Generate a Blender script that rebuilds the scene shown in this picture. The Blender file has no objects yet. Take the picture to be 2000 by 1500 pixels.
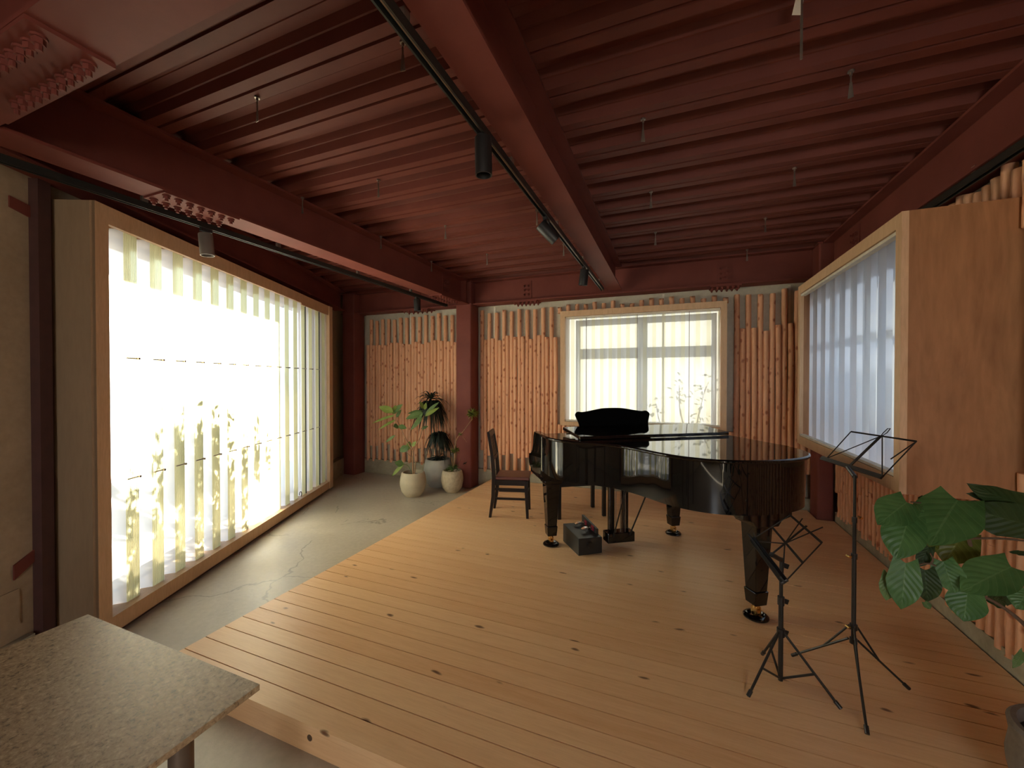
import bpy, bmesh, math, random
from math import sin, cos, tan, pi, radians, atan2, hypot
from mathutils import Vector, Matrix, Euler
R = random.Random(7)
scn = bpy.context.scene
col = scn.collection

# ------------------------------------------------------------------ camera
FPX, CXP, CYP, HOR = 780.0, 1000.0, 750.0, 742.0
PITCH, YAW, EYE = math.atan((750.0 - 742.0) / 780.0), 0.38, 1.57
CAM = Vector((0, 0, EYE))
_f0 = Vector((-sin(YAW), cos(YAW), 0)); RT = Vector((cos(YAW), sin(YAW), 0)); _u0 = Vector((0, 0, 1))
FW = _f0 * cos(PITCH) - _u0 * sin(PITCH); UP = _u0 * cos(PITCH) + _f0 * sin(PITCH)
cd = bpy.data.cameras.new('camera'); cam = bpy.data.objects.new('camera', cd); col.objects.link(cam)
cd.sensor_width = 36.0; cd.lens = 36.0 * FPX / 2000.0; cd.clip_start = 0.05; cd.clip_end = 200
cam.location = CAM; cam.rotation_euler = (pi / 2 - PITCH, 0, YAW)
scn.camera = cam

# ------------------------------------------------------------------ world, sun, fill lamp, exposure
w = bpy.data.worlds.new('world'); scn.world = w; w.use_nodes = True
bg = w.node_tree.nodes['Background']
bg.inputs[0].default_value = (0.62, 0.79, 1.0, 1); bg.inputs[1].default_value = 1.5

def lamp(name, kind, loc, rot, energy, color, **kw):
    l = bpy.data.lights.new(name, kind); l.energy = energy; l.color = color
    for k, v in kw.items(): setattr(l, k, v)
    o = bpy.data.objects.new(name, l); col.objects.link(o); o.location = loc; o.rotation_euler = rot
    return o
# sun shining in from beyond the big left window
_sd = Vector((0.80, 0.42, -0.50)).normalized()
sun = lamp('sun', 'SUN', (-8, -3, 6), _sd.to_track_quat('-Z', 'Y').to_euler(), 13.0, (1.0, 0.94, 0.83), angle=radians(1.0))
# added fill lamp behind the camera, brightens surfaces facing it
front_fill_lamp = lamp('front_fill', 'AREA', (0.75, -2.95, 1.5), (radians(90), 0, radians(180) + pi), 11.0, (1.0, 0.93, 0.84), shape='RECTANGLE', size=1.1, size_y=1.2)

vs = scn.view_settings
vs.view_transform = 'Standard'; vs.look = 'None'; vs.exposure = 2.15; vs.gamma = 1.0; vs.use_curve_mapping = False
cy = scn.cycles
cy.use_denoising = True
try: cy.denoiser = 'OPENIMAGEDENOISE'
except Exception: pass
cy.max_bounces = 14; cy.diffuse_bounces = 7; cy.glossy_bounces = 5; cy.transmission_bounces = 8; cy.transparent_max_bounces = 12
cy.sample_clamp_indirect = 12.0; cy.caustics_reflective = False; cy.caustics_refractive = False

# ------------------------------------------------------------------ pixel helpers (photo frame 2000 x 1500)
def ray(x, y): return FW + RT * ((x - CXP) / FPX) - UP * ((y - CYP) / FPX)
def onz(x, y, z): d = ray(x, y); return CAM + d * ((z - EYE) / d.z)
def onY(x, y, Y): d = ray(x, y); return CAM + d * (Y / d.y)
def onX(x, y, X): d = ray(x, y); return CAM + d * (X / d.x)
def atd(x, y, dep): return CAM + ray(x, y) * dep
def depth(P): return (Vector(P) - CAM).dot(FW)

# ------------------------------------------------------------------ materials
MATS = {}
class NT:
    def __init__(s, name):
        s.m = bpy.data.materials.new(name); s.m.use_nodes = True; s.t = s.m.node_tree; s.n = s.t.nodes
        s.p = s.n['Principled BSDF']; s.out = s.n['Material Output']; MATS[name] = s.m
    def add(s, kind, **kw):
        nd = s.n.new(kind)
        for k, v in kw.items():
            if k.startswith('i_'): nd.inputs[k[2:].replace('_', ' ')].default_value = v
            else: setattr(nd, k, v)
        return nd
    def lk(s, a, b): s.t.links.new(a, b)
    def ramp(s, src, stops, mode='LINEAR'):
        r = s.add('ShaderNodeValToRGB'); r.color_ramp.interpolation = mode
        e = r.color_ramp.elements
        while len(e) < len(stops): e.new(0.5)
        for i, (p, c) in enumerate(stops):
            e[i].position = p; e[i].color = (*c, 1) if len(c) == 3 else c
        s.lk(src, r.inputs[0]); return r.outputs[0]
    def mix(s, fac, a, b, mode='MIX'):
        m = s.add('ShaderNodeMixRGB', blend_type=mode)
        for sock, v in ((m.inputs[0], fac), (m.inputs[1], a), (m.inputs[2], b)):
            if hasattr(v, 'links') or hasattr(v, 'is_linked'): s.lk(v, sock)
            elif isinstance(v, (int, float)): sock.default_value = v if sock == m.inputs[0] else (v, v, v, 1)
            else: sock.default_value = (*v, 1)
        return m.outputs[0]
    def math(s, op, a, b=0.0, clamp=False):
        m = s.add('ShaderNodeMath', operation=op, use_clamp=clamp)
        for sock, v in ((m.inputs[0], a), (m.inputs[1], b)):
            if isinstance(v, (int, float)): sock.default_value = v
            else: s.lk(v, sock)
        return m.outputs[0]
    def pos(s, scale=(1, 1, 1), rand=0.0, rot=(0, 0, 0), src='pos'):
        if src == 'pos': o = s.add('ShaderNodeNewGeometry').outputs['Position']
        else: o = s.add('ShaderNodeTexCoord').outputs[src]
        if rand:
            oi = s.add('ShaderNodeObjectInfo'); mu = s.math('MULTIPLY', oi.outputs['Random'], rand)
            cb = s.add('ShaderNodeCombineXYZ'); [s.lk(mu, cb.inputs[i]) for i in range(3)]
            va = s.add('ShaderNodeVectorMath', operation='ADD'); s.lk(o, va.inputs[0]); s.lk(cb.outputs[0], va.inputs[1]); o = va.outputs[0]
        mp = s.add('ShaderNodeMapping'); mp.inputs['Scale'].default_value = scale; mp.inputs['Rotation'].default_value = rot
        s.lk(o, mp.inputs[0]); return mp.outputs[0]
    def noise(s, vec, scale, detail=4, rough=0.55, dist=0.0):
        nz = s.add('ShaderNodeTexNoise'); nz.inputs['Scale'].default_value = scale; nz.inputs['Detail'].default_value = detail
        nz.inputs['Roughness'].default_value = rough; nz.inputs['Distortion'].default_value = dist; s.lk(vec, nz.inputs['Vector']); return nz.outputs['Fac']
    def rnd(s): return s.add('ShaderNodeObjectInfo').outputs['Random']
    def bump(s, h, strength=0.3, dist=0.01):
        b = s.add('ShaderNodeBump'); b.inputs['Strength'].default_value = strength; b.inputs['Distance'].default_value = dist
        s.lk(h, b.inputs['Height']); s.lk(b.outputs[0], s.p.inputs['Normal'])
    def base(s, c, rough=0.5, metal=0.0, spec=0.5):
        if hasattr(c, 'links') or hasattr(c, 'is_linked'): s.lk(c, s.p.inputs['Base Color'])
        else: s.p.inputs['Base Color'].default_value = (*c, 1)
        if isinstance(rough, (int, float)): s.p.inputs['Roughness'].default_value = rough
        else: s.lk(rough, s.p.inputs['Roughness'])
        s.p.inputs['Metallic'].default_value = metal; s.p.inputs['Specular IOR Level'].default_value = spec
        return s.m

def simple(name, c, rough=0.5, metal=0.0, var=0.12, scale=14.0, spec=0.5):
    t = NT(name); n = t.noise(t.pos(), scale)
    lo = tuple(v * (1 - var) for v in c); hi = tuple(min(1, v * (1 + var)) for v in c)
    return t.base(t.ramp(n, [(0.3, lo), (0.7, hi)]), rough, metal, spec)

def wood(name, dark, light, knot, axis=(1.2, 16, 16), rand=9.0, kscale=(3.0, 9.5, 9.5), kthr=0.10, rough=0.45, grain=1.0, spec=0.4, knots=True, vary=0.25):
    t = NT(name); v = t.pos(axis, rand); n1 = t.noise(v, 2.2, 6, 0.6, 0.8 * grain)
    v2 = t.pos(tuple(a * 3.2 for a in axis), rand); n2 = t.noise(v2, 4.0, 3, 0.5)
    mid = tuple((a + b) / 2 for a, b in zip(dark, light))
    c = t.ramp(n1, [(0.28, dark), (0.5, mid), (0.72, light)])
    c = t.mix(0.22, c, t.ramp(n2, [(0.35, tuple(x * 0.75 for x in dark)), (0.6, light)]))
    if vary:
        c = t.mix(vary, c, t.ramp(t.rnd(), [(0.0, dark), (1.0, light)]))
    if knots:
        vo = t.add('ShaderNodeTexVoronoi'); vo.inputs['Scale'].default_value = 1.0
        kv = t.pos(kscale, rand * 3.1)
        wn = t.add('ShaderNodeTexNoise'); wn.inputs['Scale'].default_value = 1.6; t.lk(kv, wn.inputs['Vector'])
        va = t.add('ShaderNodeVectorMath', operation='MULTIPLY_ADD'); t.lk(wn.outputs['Color'], va.inputs[0]); va.inputs[1].default_value = (0.35, 0.35, 0.35); t.lk(kv, va.inputs[2])
        t.lk(va.outputs[0], vo.inputs['Vector'])
        k = t.ramp(vo.outputs['Distance'], [(0.0, (1, 1, 1)), (kthr, (0.8, 0.8, 0.8)), (kthr * 1.9, (0, 0, 0))])
        sp = t.add('ShaderNodeSeparateColor'); t.lk(vo.outputs['Color'], sp.inputs[0])
        gate = t.math('GREATER_THAN', sp.outputs[0], 0.45)
        kk = t.math('MULTIPLY', k, gate)
        c = t.mix(kk, c, knot)
    return t.base(c, rough, 0, spec)

# pine boards of the stage (grain along X)
wood('pine_board', (0.72, 0.41, 0.20), (0.87, 0.59, 0.33), (0.10, 0.028, 0.010), axis=(0.9, 14, 14), kscale=(3.6, 9.6, 9.6), kthr=0.062, rough=0.36, vary=0.45)
wood('log_wood', (0.64, 0.30, 0.16), (0.84, 0.475, 0.285), (0.36, 0.11, 0.05), axis=(11, 11, 1.6), kscale=(17, 17, 11), kthr=0.17, rough=0.62, vary=0.35)
wood('frame_wood', (0.60, 0.375, 0.21), (0.73, 0.49, 0.30), (0.4, 0.2, 0.09), axis=(9, 9, 1.4), rough=0.5, knots=False, vary=0.15)
wood('plywood', (0.26, 0.115, 0.045), (0.45, 0.215, 0.092), (0.3, 0.1, 0.05), axis=(3.2, 3.2, 0.55), rough=0.5, knots=False, vary=0.1, grain=2.6)
wood('panel_board', (0.27, 0.185, 0.11), (0.32, 0.22, 0.135), (0.3, 0.1, 0.05), axis=(4, 4, 0.7), rough=0.55, knots=False, vary=0.1)

# concrete floor
def concrete(name, a, b, crack=True, rough=0.5, sc=1.4):
    t = NT(name); v = t.pos(); n1 = t.noise(v, sc, 8, 0.62, 0.3); n2 = t.noise(v, 26, 4, 0.6)
    c = t.ramp(n1, [(0.30, a), (0.68, b)])
    c = t.mix(0.25, c, t.ramp(n2, [(0.3, tuple(x * 0.7 for x in a)), (0.7, b)]))
    if crack:
        wn = t.add('ShaderNodeTexNoise'); wn.inputs['Scale'].default_value = 3.0; wn.inputs['Detail'].default_value = 5; t.lk(v, wn.inputs['Vector'])
        va = t.add('ShaderNodeVectorMath', operation='MULTIPLY_ADD'); t.lk(wn.outputs['Color'], va.inputs[0]); va.inputs[1].default_value = (0.35, 0.35, 0.35); t.lk(v, va.inputs[2])
        vo = t.add('ShaderNodeTexVoronoi', feature='DISTANCE_TO_EDGE'); vo.inputs['Scale'].default_value = 0.95; t.lk(va.outputs[0], vo.inputs['Vector'])
        k = t.ramp(vo.outputs['Distance'], [(0.0, (1, 1, 1)), (0.0045, (0.6, 0.6, 0.6)), (0.008, (0, 0, 0))])
        g = t.math('GREATER_THAN', t.noise(v, 0.9, 2), 0.50)
        c = t.mix(t.math('MULTIPLY', t.math('MULTIPLY', k, g), 0.6), c, tuple(x * 0.3 for x in a))
    t.bump(n2, 0.12, 0.01)
    r = t.ramp(n1, [(0.3, (rough - 0.1,) * 3), (0.7, (rough + 0.12,) * 3)])
    return t.base(c, r)
concrete('floor_concrete', (0.36, 0.315, 0.245), (0.50, 0.45, 0.365), True, 0.36)
concrete('wall_plaster', (0.33, 0.245, 0.155), (0.47, 0.365, 0.245), False, 0.75, 2.2)
concrete('grey_plaster', (0.46, 0.41, 0.32), (0.60, 0.545, 0.44), False, 0.8, 2.0)
concrete('footing_concrete', (0.27, 0.235, 0.16), (0.44, 0.39, 0.28), False, 0.8, 6.0)

def redpaint(name, a, b, rough=0.6):
    t = NT(name); n = t.noise(t.pos(), 3.0, 6, 0.6); n2 = t.noise(t.pos(), 60, 2)
    c = t.ramp(n, [(0.3, a), (0.7, b)])
    t.bump(n2, 0.06, 0.004)
    return t.base(c, rough, 0, 0.2)
redpaint('red_steel', (0.145, 0.037, 0.028), (0.185, 0.050, 0.038))
redpaint('deck_steel', (0.120, 0.031, 0.023), (0.158, 0.043, 0.031), 0.58)

simple('dark_strip', (0.07, 0.028, 0.024), 0.6)
simple('track_black', (0.016, 0.017, 0.015), 0.38)
simple('lamp_black', (0.013, 0.012, 0.012), 0.5)
simple('lamp_grey', (0.16, 0.14, 0.12), 0.45)
simple('bulb_white', (0.8, 0.78, 0.72), 0.3)
simple('zinc', (0.30, 0.25, 0.21), 0.4, 0.8)
simple('piano_black', (0.0045, 0.0040, 0.0040), 0.035, 0, 0.1, spec=0.62)
simple('satin_black', (0.010, 0.009, 0.009), 0.35)
simple('felt_black', (0.002, 0.002, 0.002), 0.9, spec=0.05)
simple('brass', (0.75, 0.50, 0.20), 0.25, 1.0)
simple('chrome', (0.75, 0.74, 0.74), 0.12, 1.0)
simple('red_felt', (0.30, 0.02, 0.04), 0.9)
simple('chair_wood', (0.014, 0.008, 0.006), 0.35, spec=0.2)
simple('leather', (0.125, 0.043, 0.034), 0.38)
simple('bench_black', (0.010, 0.008, 0.007), 0.4)
simple('stand_metal', (0.022, 0.020, 0.018), 0.35, 0.4)
simple('pedal_black', (0.016, 0.016, 0.015), 0.42)
simple('pot_beige', (0.47, 0.41, 0.29), 0.7, 0, 0.12, 9)
simple('pot_grey', (0.36, 0.345, 0.30), 0.65, 0, 0.14, 7)
simple('pot_sand', (0.43, 0.355, 0.245), 0.8, 0, 0.18, 26)
simple('pot_dark', (0.155, 0.125, 0.10), 0.75, 0, 0.15, 40)
simple('soil', (0.035, 0.022, 0.015), 0.95, 0, 0.4, 60)
simple('bark', (0.30, 0.17, 0.09), 0.8, 0, 0.25, 40)
simple('bark_dark', (0.095, 0.055, 0.03), 0.8, 0, 0.25, 40)
simple('blocker_slate', (0.07, 0.085, 0.11), 0.9)
simple('sash_dark', (0.012, 0.028, 0.085), 0.5)
simple('wall_cream', (0.21, 0.205, 0.175), 0.9)
simple('yard_ground', (0.40, 0.36, 0.30), 0.95)
simple('tree_bark', (0.12, 0.09, 0.06), 0.9)
simple('white_trim', (0.72, 0.66, 0.55), 0.6)
simple('steel_leg', (0.16, 0.115, 0.085), 0.42, 0.6)

def leafmat(name, dark, light, vein, trans=0.25):
    t = NT(name); uv = t.add('ShaderNodeUVMap').outputs[0]
    sp = t.add('ShaderNodeSeparateXYZ'); t.lk(uv, sp.inputs[0])
    ax = t.math('ABSOLUTE', t.math('SUBTRACT', sp.outputs[0], 0.5))
    mid = t.math('LESS_THAN', ax, 0.018)
    k = t.math('ADD', t.math('MULTIPLY', sp.outputs[1], 7.0), t.math('MULTIPLY', ax, -5.0))
    fr = t.math('ABSOLUTE', t.math('SUBTRACT', t.math('FRACT', k), 0.5))
    sv = t.math('LESS_THAN', fr, 0.055)
    vn = t.math('MAXIMUM', mid, t.math('MULTIPLY', sv, 0.55))
    n = t.noise(t.pos(), 9.0, 3)
    c = t.mix(t.math('MULTIPLY', vn, 0.45), t.ramp(n, [(0.3, dark), (0.7, light)]), vein)
    t.base(c, 0.42, 0, 0.3)
    h = t.math('MULTIPLY', t.math('ABSOLUTE', t.math('SUBTRACT', t.math('FRACT', k), 0.5)), 2.0)
    t.bump(h, 0.22, 0.006)
    tr = t.add('ShaderNodeBsdfTranslucent'); t.lk(c, tr.inputs[0]); mx = t.add('ShaderNodeMixShader'); mx.inputs[0].default_value = trans
    t.lk(t.p.outputs[0], mx.inputs[1]); t.lk(tr.outputs[0], mx.inputs[2]); t.lk(mx.outputs[0], t.out.inputs[0])
leafmat('leaf_green', (0.045, 0.115, 0.032), (0.095, 0.195, 0.062), (0.15, 0.26, 0.10))
leafmat('leaf_olive', (0.075, 0.090, 0.012), (0.120, 0.135, 0.022), (0.19, 0.20, 0.06))
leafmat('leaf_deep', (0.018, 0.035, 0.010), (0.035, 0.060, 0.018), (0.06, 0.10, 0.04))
leafmat('leaf_light', (0.16, 0.24, 0.045), (0.27, 0.34, 0.08), (0.36, 0.42, 0.16))
leafmat('leaf_mid', (0.075, 0.14, 0.040), (0.14, 0.22, 0.07), (0.25, 0.31, 0.14))
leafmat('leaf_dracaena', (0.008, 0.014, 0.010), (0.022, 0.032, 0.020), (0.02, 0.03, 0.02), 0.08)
leafmat('leaf_pompom', (0.10, 0.14, 0.022), (0.26, 0.29, 0.065), (0.24, 0.25, 0.08))
leafmat('leaf_tree', (0.05, 0.09, 0.02), (0.10, 0.14, 0.04), (0.1, 0.15, 0.05), 0.3)

def sheetmat(name, tint, clear, diff=0.92, rough=0.28):
    """thin translucent polycarbonate: diffuse transmission + blurred see-through + weak gloss"""
    t = NT(name); t.n.remove(t.p)
    n = t.noise(t.pos((1, 1, 0.25)), 38, 3)
    c = t.mix(t.math('MULTIPLY', n, 0.18), tuple(x * diff for x in tint), tuple(x * diff * 0.72 for x in tint))
    tr = t.add('ShaderNodeBsdfTranslucent'); t.lk(c, tr.inputs[0])
    rf = t.add('ShaderNodeBsdfRefraction'); rf.inputs['Roughness'].default_value = rough; rf.inputs['IOR'].default_value = 1.03; rf.inputs[0].default_value = (*tint, 1)
    df = t.add('ShaderNodeBsdfDiffuse'); t.lk(c, df.inputs[0])
    m0 = t.add('ShaderNodeMixShader'); m0.inputs[0].default_value = 0.16; t.lk(tr.outputs[0], m0.inputs[1]); t.lk(df.outputs[0], m0.inputs[2])
    m1 = t.add('ShaderNodeMixShader'); m1.inputs[0].default_value = clear; t.lk(m0.outputs[0], m1.inputs[1]); t.lk(rf.outputs[0], m1.inputs[2])
    gl = t.add('ShaderNodeBsdfGlossy'); gl.inputs['Roughness'].default_value = 0.12
    fr = t.add('ShaderNodeFresnel'); fr.inputs[0].default_value = 1.35
    m2 = t.add('ShaderNodeMixShader'); t.lk(fr.outputs[0], m2.inputs[0]); t.lk(m1.outputs[0], m2.inputs[1]); t.lk(gl.outputs[0], m2.inputs[2])
    t.lk(m2.outputs[0], t.out.inputs[0])
sheetmat('sheet_clear', (0.98, 0.99, 1.0), 0.26)
sheetmat('sheet_ribbed', (0.84, 0.79, 0.47), 0.16)
sheetmat('sheet_milky', (0.97, 0.98, 0.96), 0.34)
sheetmat('sheet_pale', (0.93, 0.91, 0.76), 0.30)
sheetmat('sheet_frost', (0.95, 0.975, 1.0), 0.20)

def tablemat():
    t = NT('straw_board'); v = t.pos()
    wn = t.add('ShaderNodeTexNoise'); wn.inputs['Scale'].default_value = 40; t.lk(v, wn.inputs['Vector'])
    mp = t.add('ShaderNodeVectorMath', operation='MULTIPLY_ADD'); t.lk(wn.outputs['Color'], mp.inputs[0]); mp.inputs[1].default_value = (0.03, 0.03, 0.03); t.lk(v, mp.inputs[2])
    n1 = t.noise(mp.outputs[0], 78, 4, 0.75); n2 = t.noise(v, 5, 3)
    c = t.ramp(n1, [(0.36, (0.08, 0.043, 0.018)), (0.44, (0.33, 0.22, 0.12)), (0.58, (0.46, 0.335, 0.20)), (0.70, (0.72, 0.56, 0.36))])
    c = t.mix(0.15, c, t.ramp(n2, [(0.3, (0.22, 0.18, 0.09)), (0.7, (0.36, 0.27, 0.17))]))
    return t.base(c, 0.42)
tablemat()

# ------------------------------------------------------------------ mesh helpers
ORG = {}
class MB:
    def __init__(s): s.v = []; s.f = []; s.mi = []; s.uv = {}; s.cur = 0; s.sm = []; s.smooth = False
    def _f(s, *idx): s.f.append(idx); s.mi.append(s.cur); s.sm.append(s.smooth)
    def hexa(s, pts):
        b = len(s.v); s.v += [Vector(p) for p in pts]
        for q in ((0, 3, 2, 1), (4, 5, 6, 7), (0, 1, 5, 4), (1, 2, 6, 5), (2, 3, 7, 6), (3, 0, 4, 7)): s._f(*[b + i for i in q])
        return s
    def box(s, x0, x1, y0, y1, z0, z1):
        return s.hexa([(x0, y0, z0), (x1, y0, z0), (x1, y1, z0), (x0, y1, z0), (x0, y0, z1), (x1, y0, z1), (x1, y1, z1), (x0, y1, z1)])
    def obox(s, o, ax, ay, az, r0, r1):
        o, ax, ay, az = Vector(o), Vector(ax), Vector(ay), Vector(az)
        P = lambda i, j, k: o + ax * (r0[0], r1[0])[i] + ay * (r0[1], r1[1])[j] + az * (r0[2], r1[2])[k]
        return s.hexa([P(0, 0, 0), P(1, 0, 0), P(1, 1, 0), P(0, 1, 0), P(0, 0, 1), P(1, 0, 1), P(1, 1, 1), P(0, 1, 1)])
    def bar(s, p0, p1, w, h, up=(0, 0, 1)):
        p0, p1 = Vector(p0), Vector(p1); d = (p1 - p0); L = d.length; d.normalize(); up = Vector(up)
        sx = d.cross(up)
        if sx.length < 1e-4: sx = d.cross(Vector((1, 0, 0)))
        sx.normalize(); uy = sx.cross(d)
        return s.obox(p0, d, sx, uy, (0, -w / 2, -h / 2), (L, w / 2, h / 2))
    def cyl(s, p0, p1, r0, r1=None, seg=12, caps=True):
        r1 = r0 if r1 is None else r1; p0, p1 = Vector(p0), Vector(p1); d = (p1 - p0).normalized()
        x = d.orthogonal().normalized(); y = d.cross(x); b = len(s.v)
        for p, r in ((p0, r0), (p1, r1)):
            for i in range(seg): a = 2 * pi * i / seg; s.v.append(p + x * (r * cos(a)) + y * (r * sin(a)))
        sm = s.smooth; s.smooth = True
        for i in range(seg): j = (i + 1) % seg; s._f(b + i, b + j, b + seg + j, b + seg + i)
        s.smooth = sm
        if caps: s._f(*[b + i for i in reversed(range(seg))]); s._f(*[b + seg + i for i in range(seg)])
        return s
    def tube(s, pts, r, seg=8, r_end=None):
        pts = [Vector(p) for p in pts]; n = len(pts); b = len(s.v); x = None
        for i, p in enumerate(pts):
            d = (pts[min(i + 1, n - 1)] - pts[max(i - 1, 0)]).normalized()
            x = d.orthogonal().normalized() if x is None else (x - d * x.dot(d)).normalized()
            y = d.cross(x); rr = r if r_end is None else r + (r_end - r) * i / (n - 1)
            for k in range(seg): a = 2 * pi * k / seg; s.v.append(p + x * (rr * cos(a)) + y * (rr * sin(a)))
        sm = s.smooth; s.smooth = True
        for i in range(n - 1):
            for k in range(seg): j = (k + 1) % seg; s._f(b + i * seg + k, b + i * seg + j, b + (i + 1) * seg + j, b + (i + 1) * seg + k)
        s.smooth = sm
        s._f(*[b + k for k in reversed(range(seg))]); s._f(*[b + (n - 1) * seg + k for k in range(seg)]); return s
    def lathe(s, prof, c=(0, 0, 0), seg=32):
        c = Vector(c); b = len(s.v); n = len(prof); sm = s.smooth; s.smooth = True
        for r, z in prof:
            for k in range(seg): a = 2 * pi * k / seg; s.v.append(c + Vector((r * cos(a), r * sin(a), z)))
        for i in range(n - 1):
            for k in range(seg): j = (k + 1) % seg; s._f(b + i * seg + k, b + i * seg + j, b + (i + 1) * seg + j, b + (i + 1) * seg + k)
        s.smooth = sm
        if prof[0][0] > 1e-5: s._f(*[b + k for k in reversed(range(seg))])
        if prof[-1][0] > 1e-5: s._f(*[b + (n - 1) * seg + k for k in range(seg)])
        return s
    def prism(s, poly, z0, z1, smooth=False):
        n = len(poly); b = len(s.v)
        for z in (z0, z1): s.v += [Vector((p[0], p[1], z)) for p in poly]
        s._f(*[b + i for i in reversed(range(n))]); s._f(*[b + n + i for i in range(n)])
        sm = s.smooth; s.smooth = smooth
        for i in range(n): j = (i + 1) % n; s._f(b + i, b + j, b + n + j, b + n + i)
        s.smooth = sm; return s
    def prism_dir(s, poly3, d):
        n = len(poly3); b = len(s.v); d = Vector(d)
        s.v += [Vector(p) for p in poly3] + [Vector(p) + d for p in poly3]
        s._f(*[b + i for i in reversed(range(n))]); s._f(*[b + n + i for i in range(n)])
        for i in range(n): j = (i + 1) % n; s._f(b + i, b + j, b + n + j, b + n + i)
        return s
    def strip(s, prof, d0, d1, both=False, mids=None):
        """profile (list of 3d points) extruded from offset d0 to d1"""
        b = len(s.v); n = len(prof)
        s.v += [Vector(p) + Vector(d0) for p in prof] + [Vector(p) + Vector(d1) for p in prof]
        for i in range(n - 1):
            if mids: s.cur = mids[i]
            s._f(b + i, b + i + 1, b + n + i + 1, b + n + i)
        s.cur = 0; return s
    def grid(s, fn, nu, nv, uv=True):
        b = len(s.v)
        for i in range(nu + 1):
            for j in range(nv + 1):
                s.uv[len(s.v)] = (j / nv, i / nu); s.v.append(Vector(fn(i / nu, j / nv)))
        sm = s.smooth; s.smooth = True
        for i in range(nu):
            for j in range(nv): q = b + i * (nv + 1) + j; s._f(q, q + 1, q + nv + 2, q + nv + 1)
        s.smooth = sm; return s
    def mesh(s, name, mats, off=Vector((0, 0, 0)), recalc=False):
        me = bpy.data.meshes.new(name); me.from_pydata([tuple(v - off) for v in s.v], [], s.f)
        for m in (mats if isinstance(mats, (list, tuple)) else [mats]): me.materials.append(MATS[m])
        me.polygons.foreach_set('material_index', s.mi); me.polygons.foreach_set('use_smooth', s.sm)
        if s.uv:
            ul = me.uv_layers.new(name='UVMap')
            for lp in me.loops: ul.data[lp.index].uv = s.uv.get(lp.vertex_index, (0.5, 0.5))
        if recalc:
            bm = bmesh.new(); bm.from_mesh(me); bmesh.ops.recalc_face_normals(bm, faces=bm.faces); bm.to_mesh(me); bm.free()
        
        if any(s.sm): me.set_sharp_from_angle(angle=radians(38))
        me.update(); return me
    def build(s, name, mats, parent=None, loc=None, recalc=True, bevel=0.0):
        off = ORG[parent.name] if parent is not None else Vector(loc if loc is not None else (0, 0, 0))
        me = s.mesh(name, mats, off, recalc)
        o = bpy.data.objects.new(name, me); col.objects.link(o)
        if parent is not None: o.parent = parent
        else: o.location = off
        ORG[o.name] = off
        if bevel:
            md = o.modifiers.new('bevel', 'BEVEL'); md.width = bevel; md.segments = 2; md.limit_method = 'ANGLE'; md.angle_limit = radians(40)
        return o

def tag(o, label, cat, group=None, kind=None):
    o['label'] = label; o['category'] = cat
    if group: o['group'] = group
    if kind: o['kind'] = kind
    return o
def thing(name, label, cat, loc=(0, 0, 0), group=None, kind=None):
    o = bpy.data.objects.new(name, None); o.empty_display_size = 0.1; col.objects.link(o); o.location = loc
    ORG[o.name] = Vector(loc); return tag(o, label, cat, group, kind)
def inst(name, me, parent, loc, rot=(0, 0, 0), scale=(1, 1, 1)):
    o = bpy.data.objects.new(name, me); col.objects.link(o); o.parent = parent
    o.location = Vector(loc) - ORG[parent.name]; o.rotation_euler = rot; o.scale = scale; ORG[o.name] = ORG[parent.name]; return o
def spline(pts, n=6, closed=False):
    pts = [Vector(p) for p in pts]; out = []; N = len(pts)
    rng = range(N) if closed else range(N - 1)
    for i in rng:
        g = (lambda k: pts[k % N]) if closed else (lambda k: pts[max(0, min(N - 1, k))])
        p0, p1, p2, p3 = g(i - 1), g(i), g(i + 1), g(i + 2)
        for k in range(n):
            t = k / n
            out.append(0.5 * ((2 * p1) + (p2 - p0) * t + (2 * p0 - 5 * p1 + 4 * p2 - p3) * t * t + (3 * p1 - p0 - 3 * p2 + p3) * t ** 3))
    if not closed: out.append(pts[-1])
    return out

# ================================================================== THE SETTING
PZ = 0.12                      # top of the stage
XW = 1.625                     # plaster of the log side wall
YB = 5.45                      # plaster of the back wall
WA = Vector((-3.183, 1.407, 0)); WU = Vector((-0.418, 0.908, 0)).normalized(); WN = Vector((WU.y, -WU.x, 0))   # big left window face
def wl(s, n, z): return WA + WU * s + WN * n + Vector((0, 0, z))

def wx(Y, n=-.395): q = WA + WN * n; return q.x + WU.x / WU.y * (Y - q.y)     # X of the skewed left wall line at depth Y
def room_poly(x1, y0, y1, n=-.395): return [(wx(y0, n), y0), (x1, y0), (x1, y1), (wx(y1, n), y1)]
m = MB(); m.prism(room_poly(1.76, -3.2, 5.59), -0.12, 0.0)
tag(m.build('floor', 'floor_concrete'), 'worn grey concrete floor with hairline cracks', 'floor', kind='structure')

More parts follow.
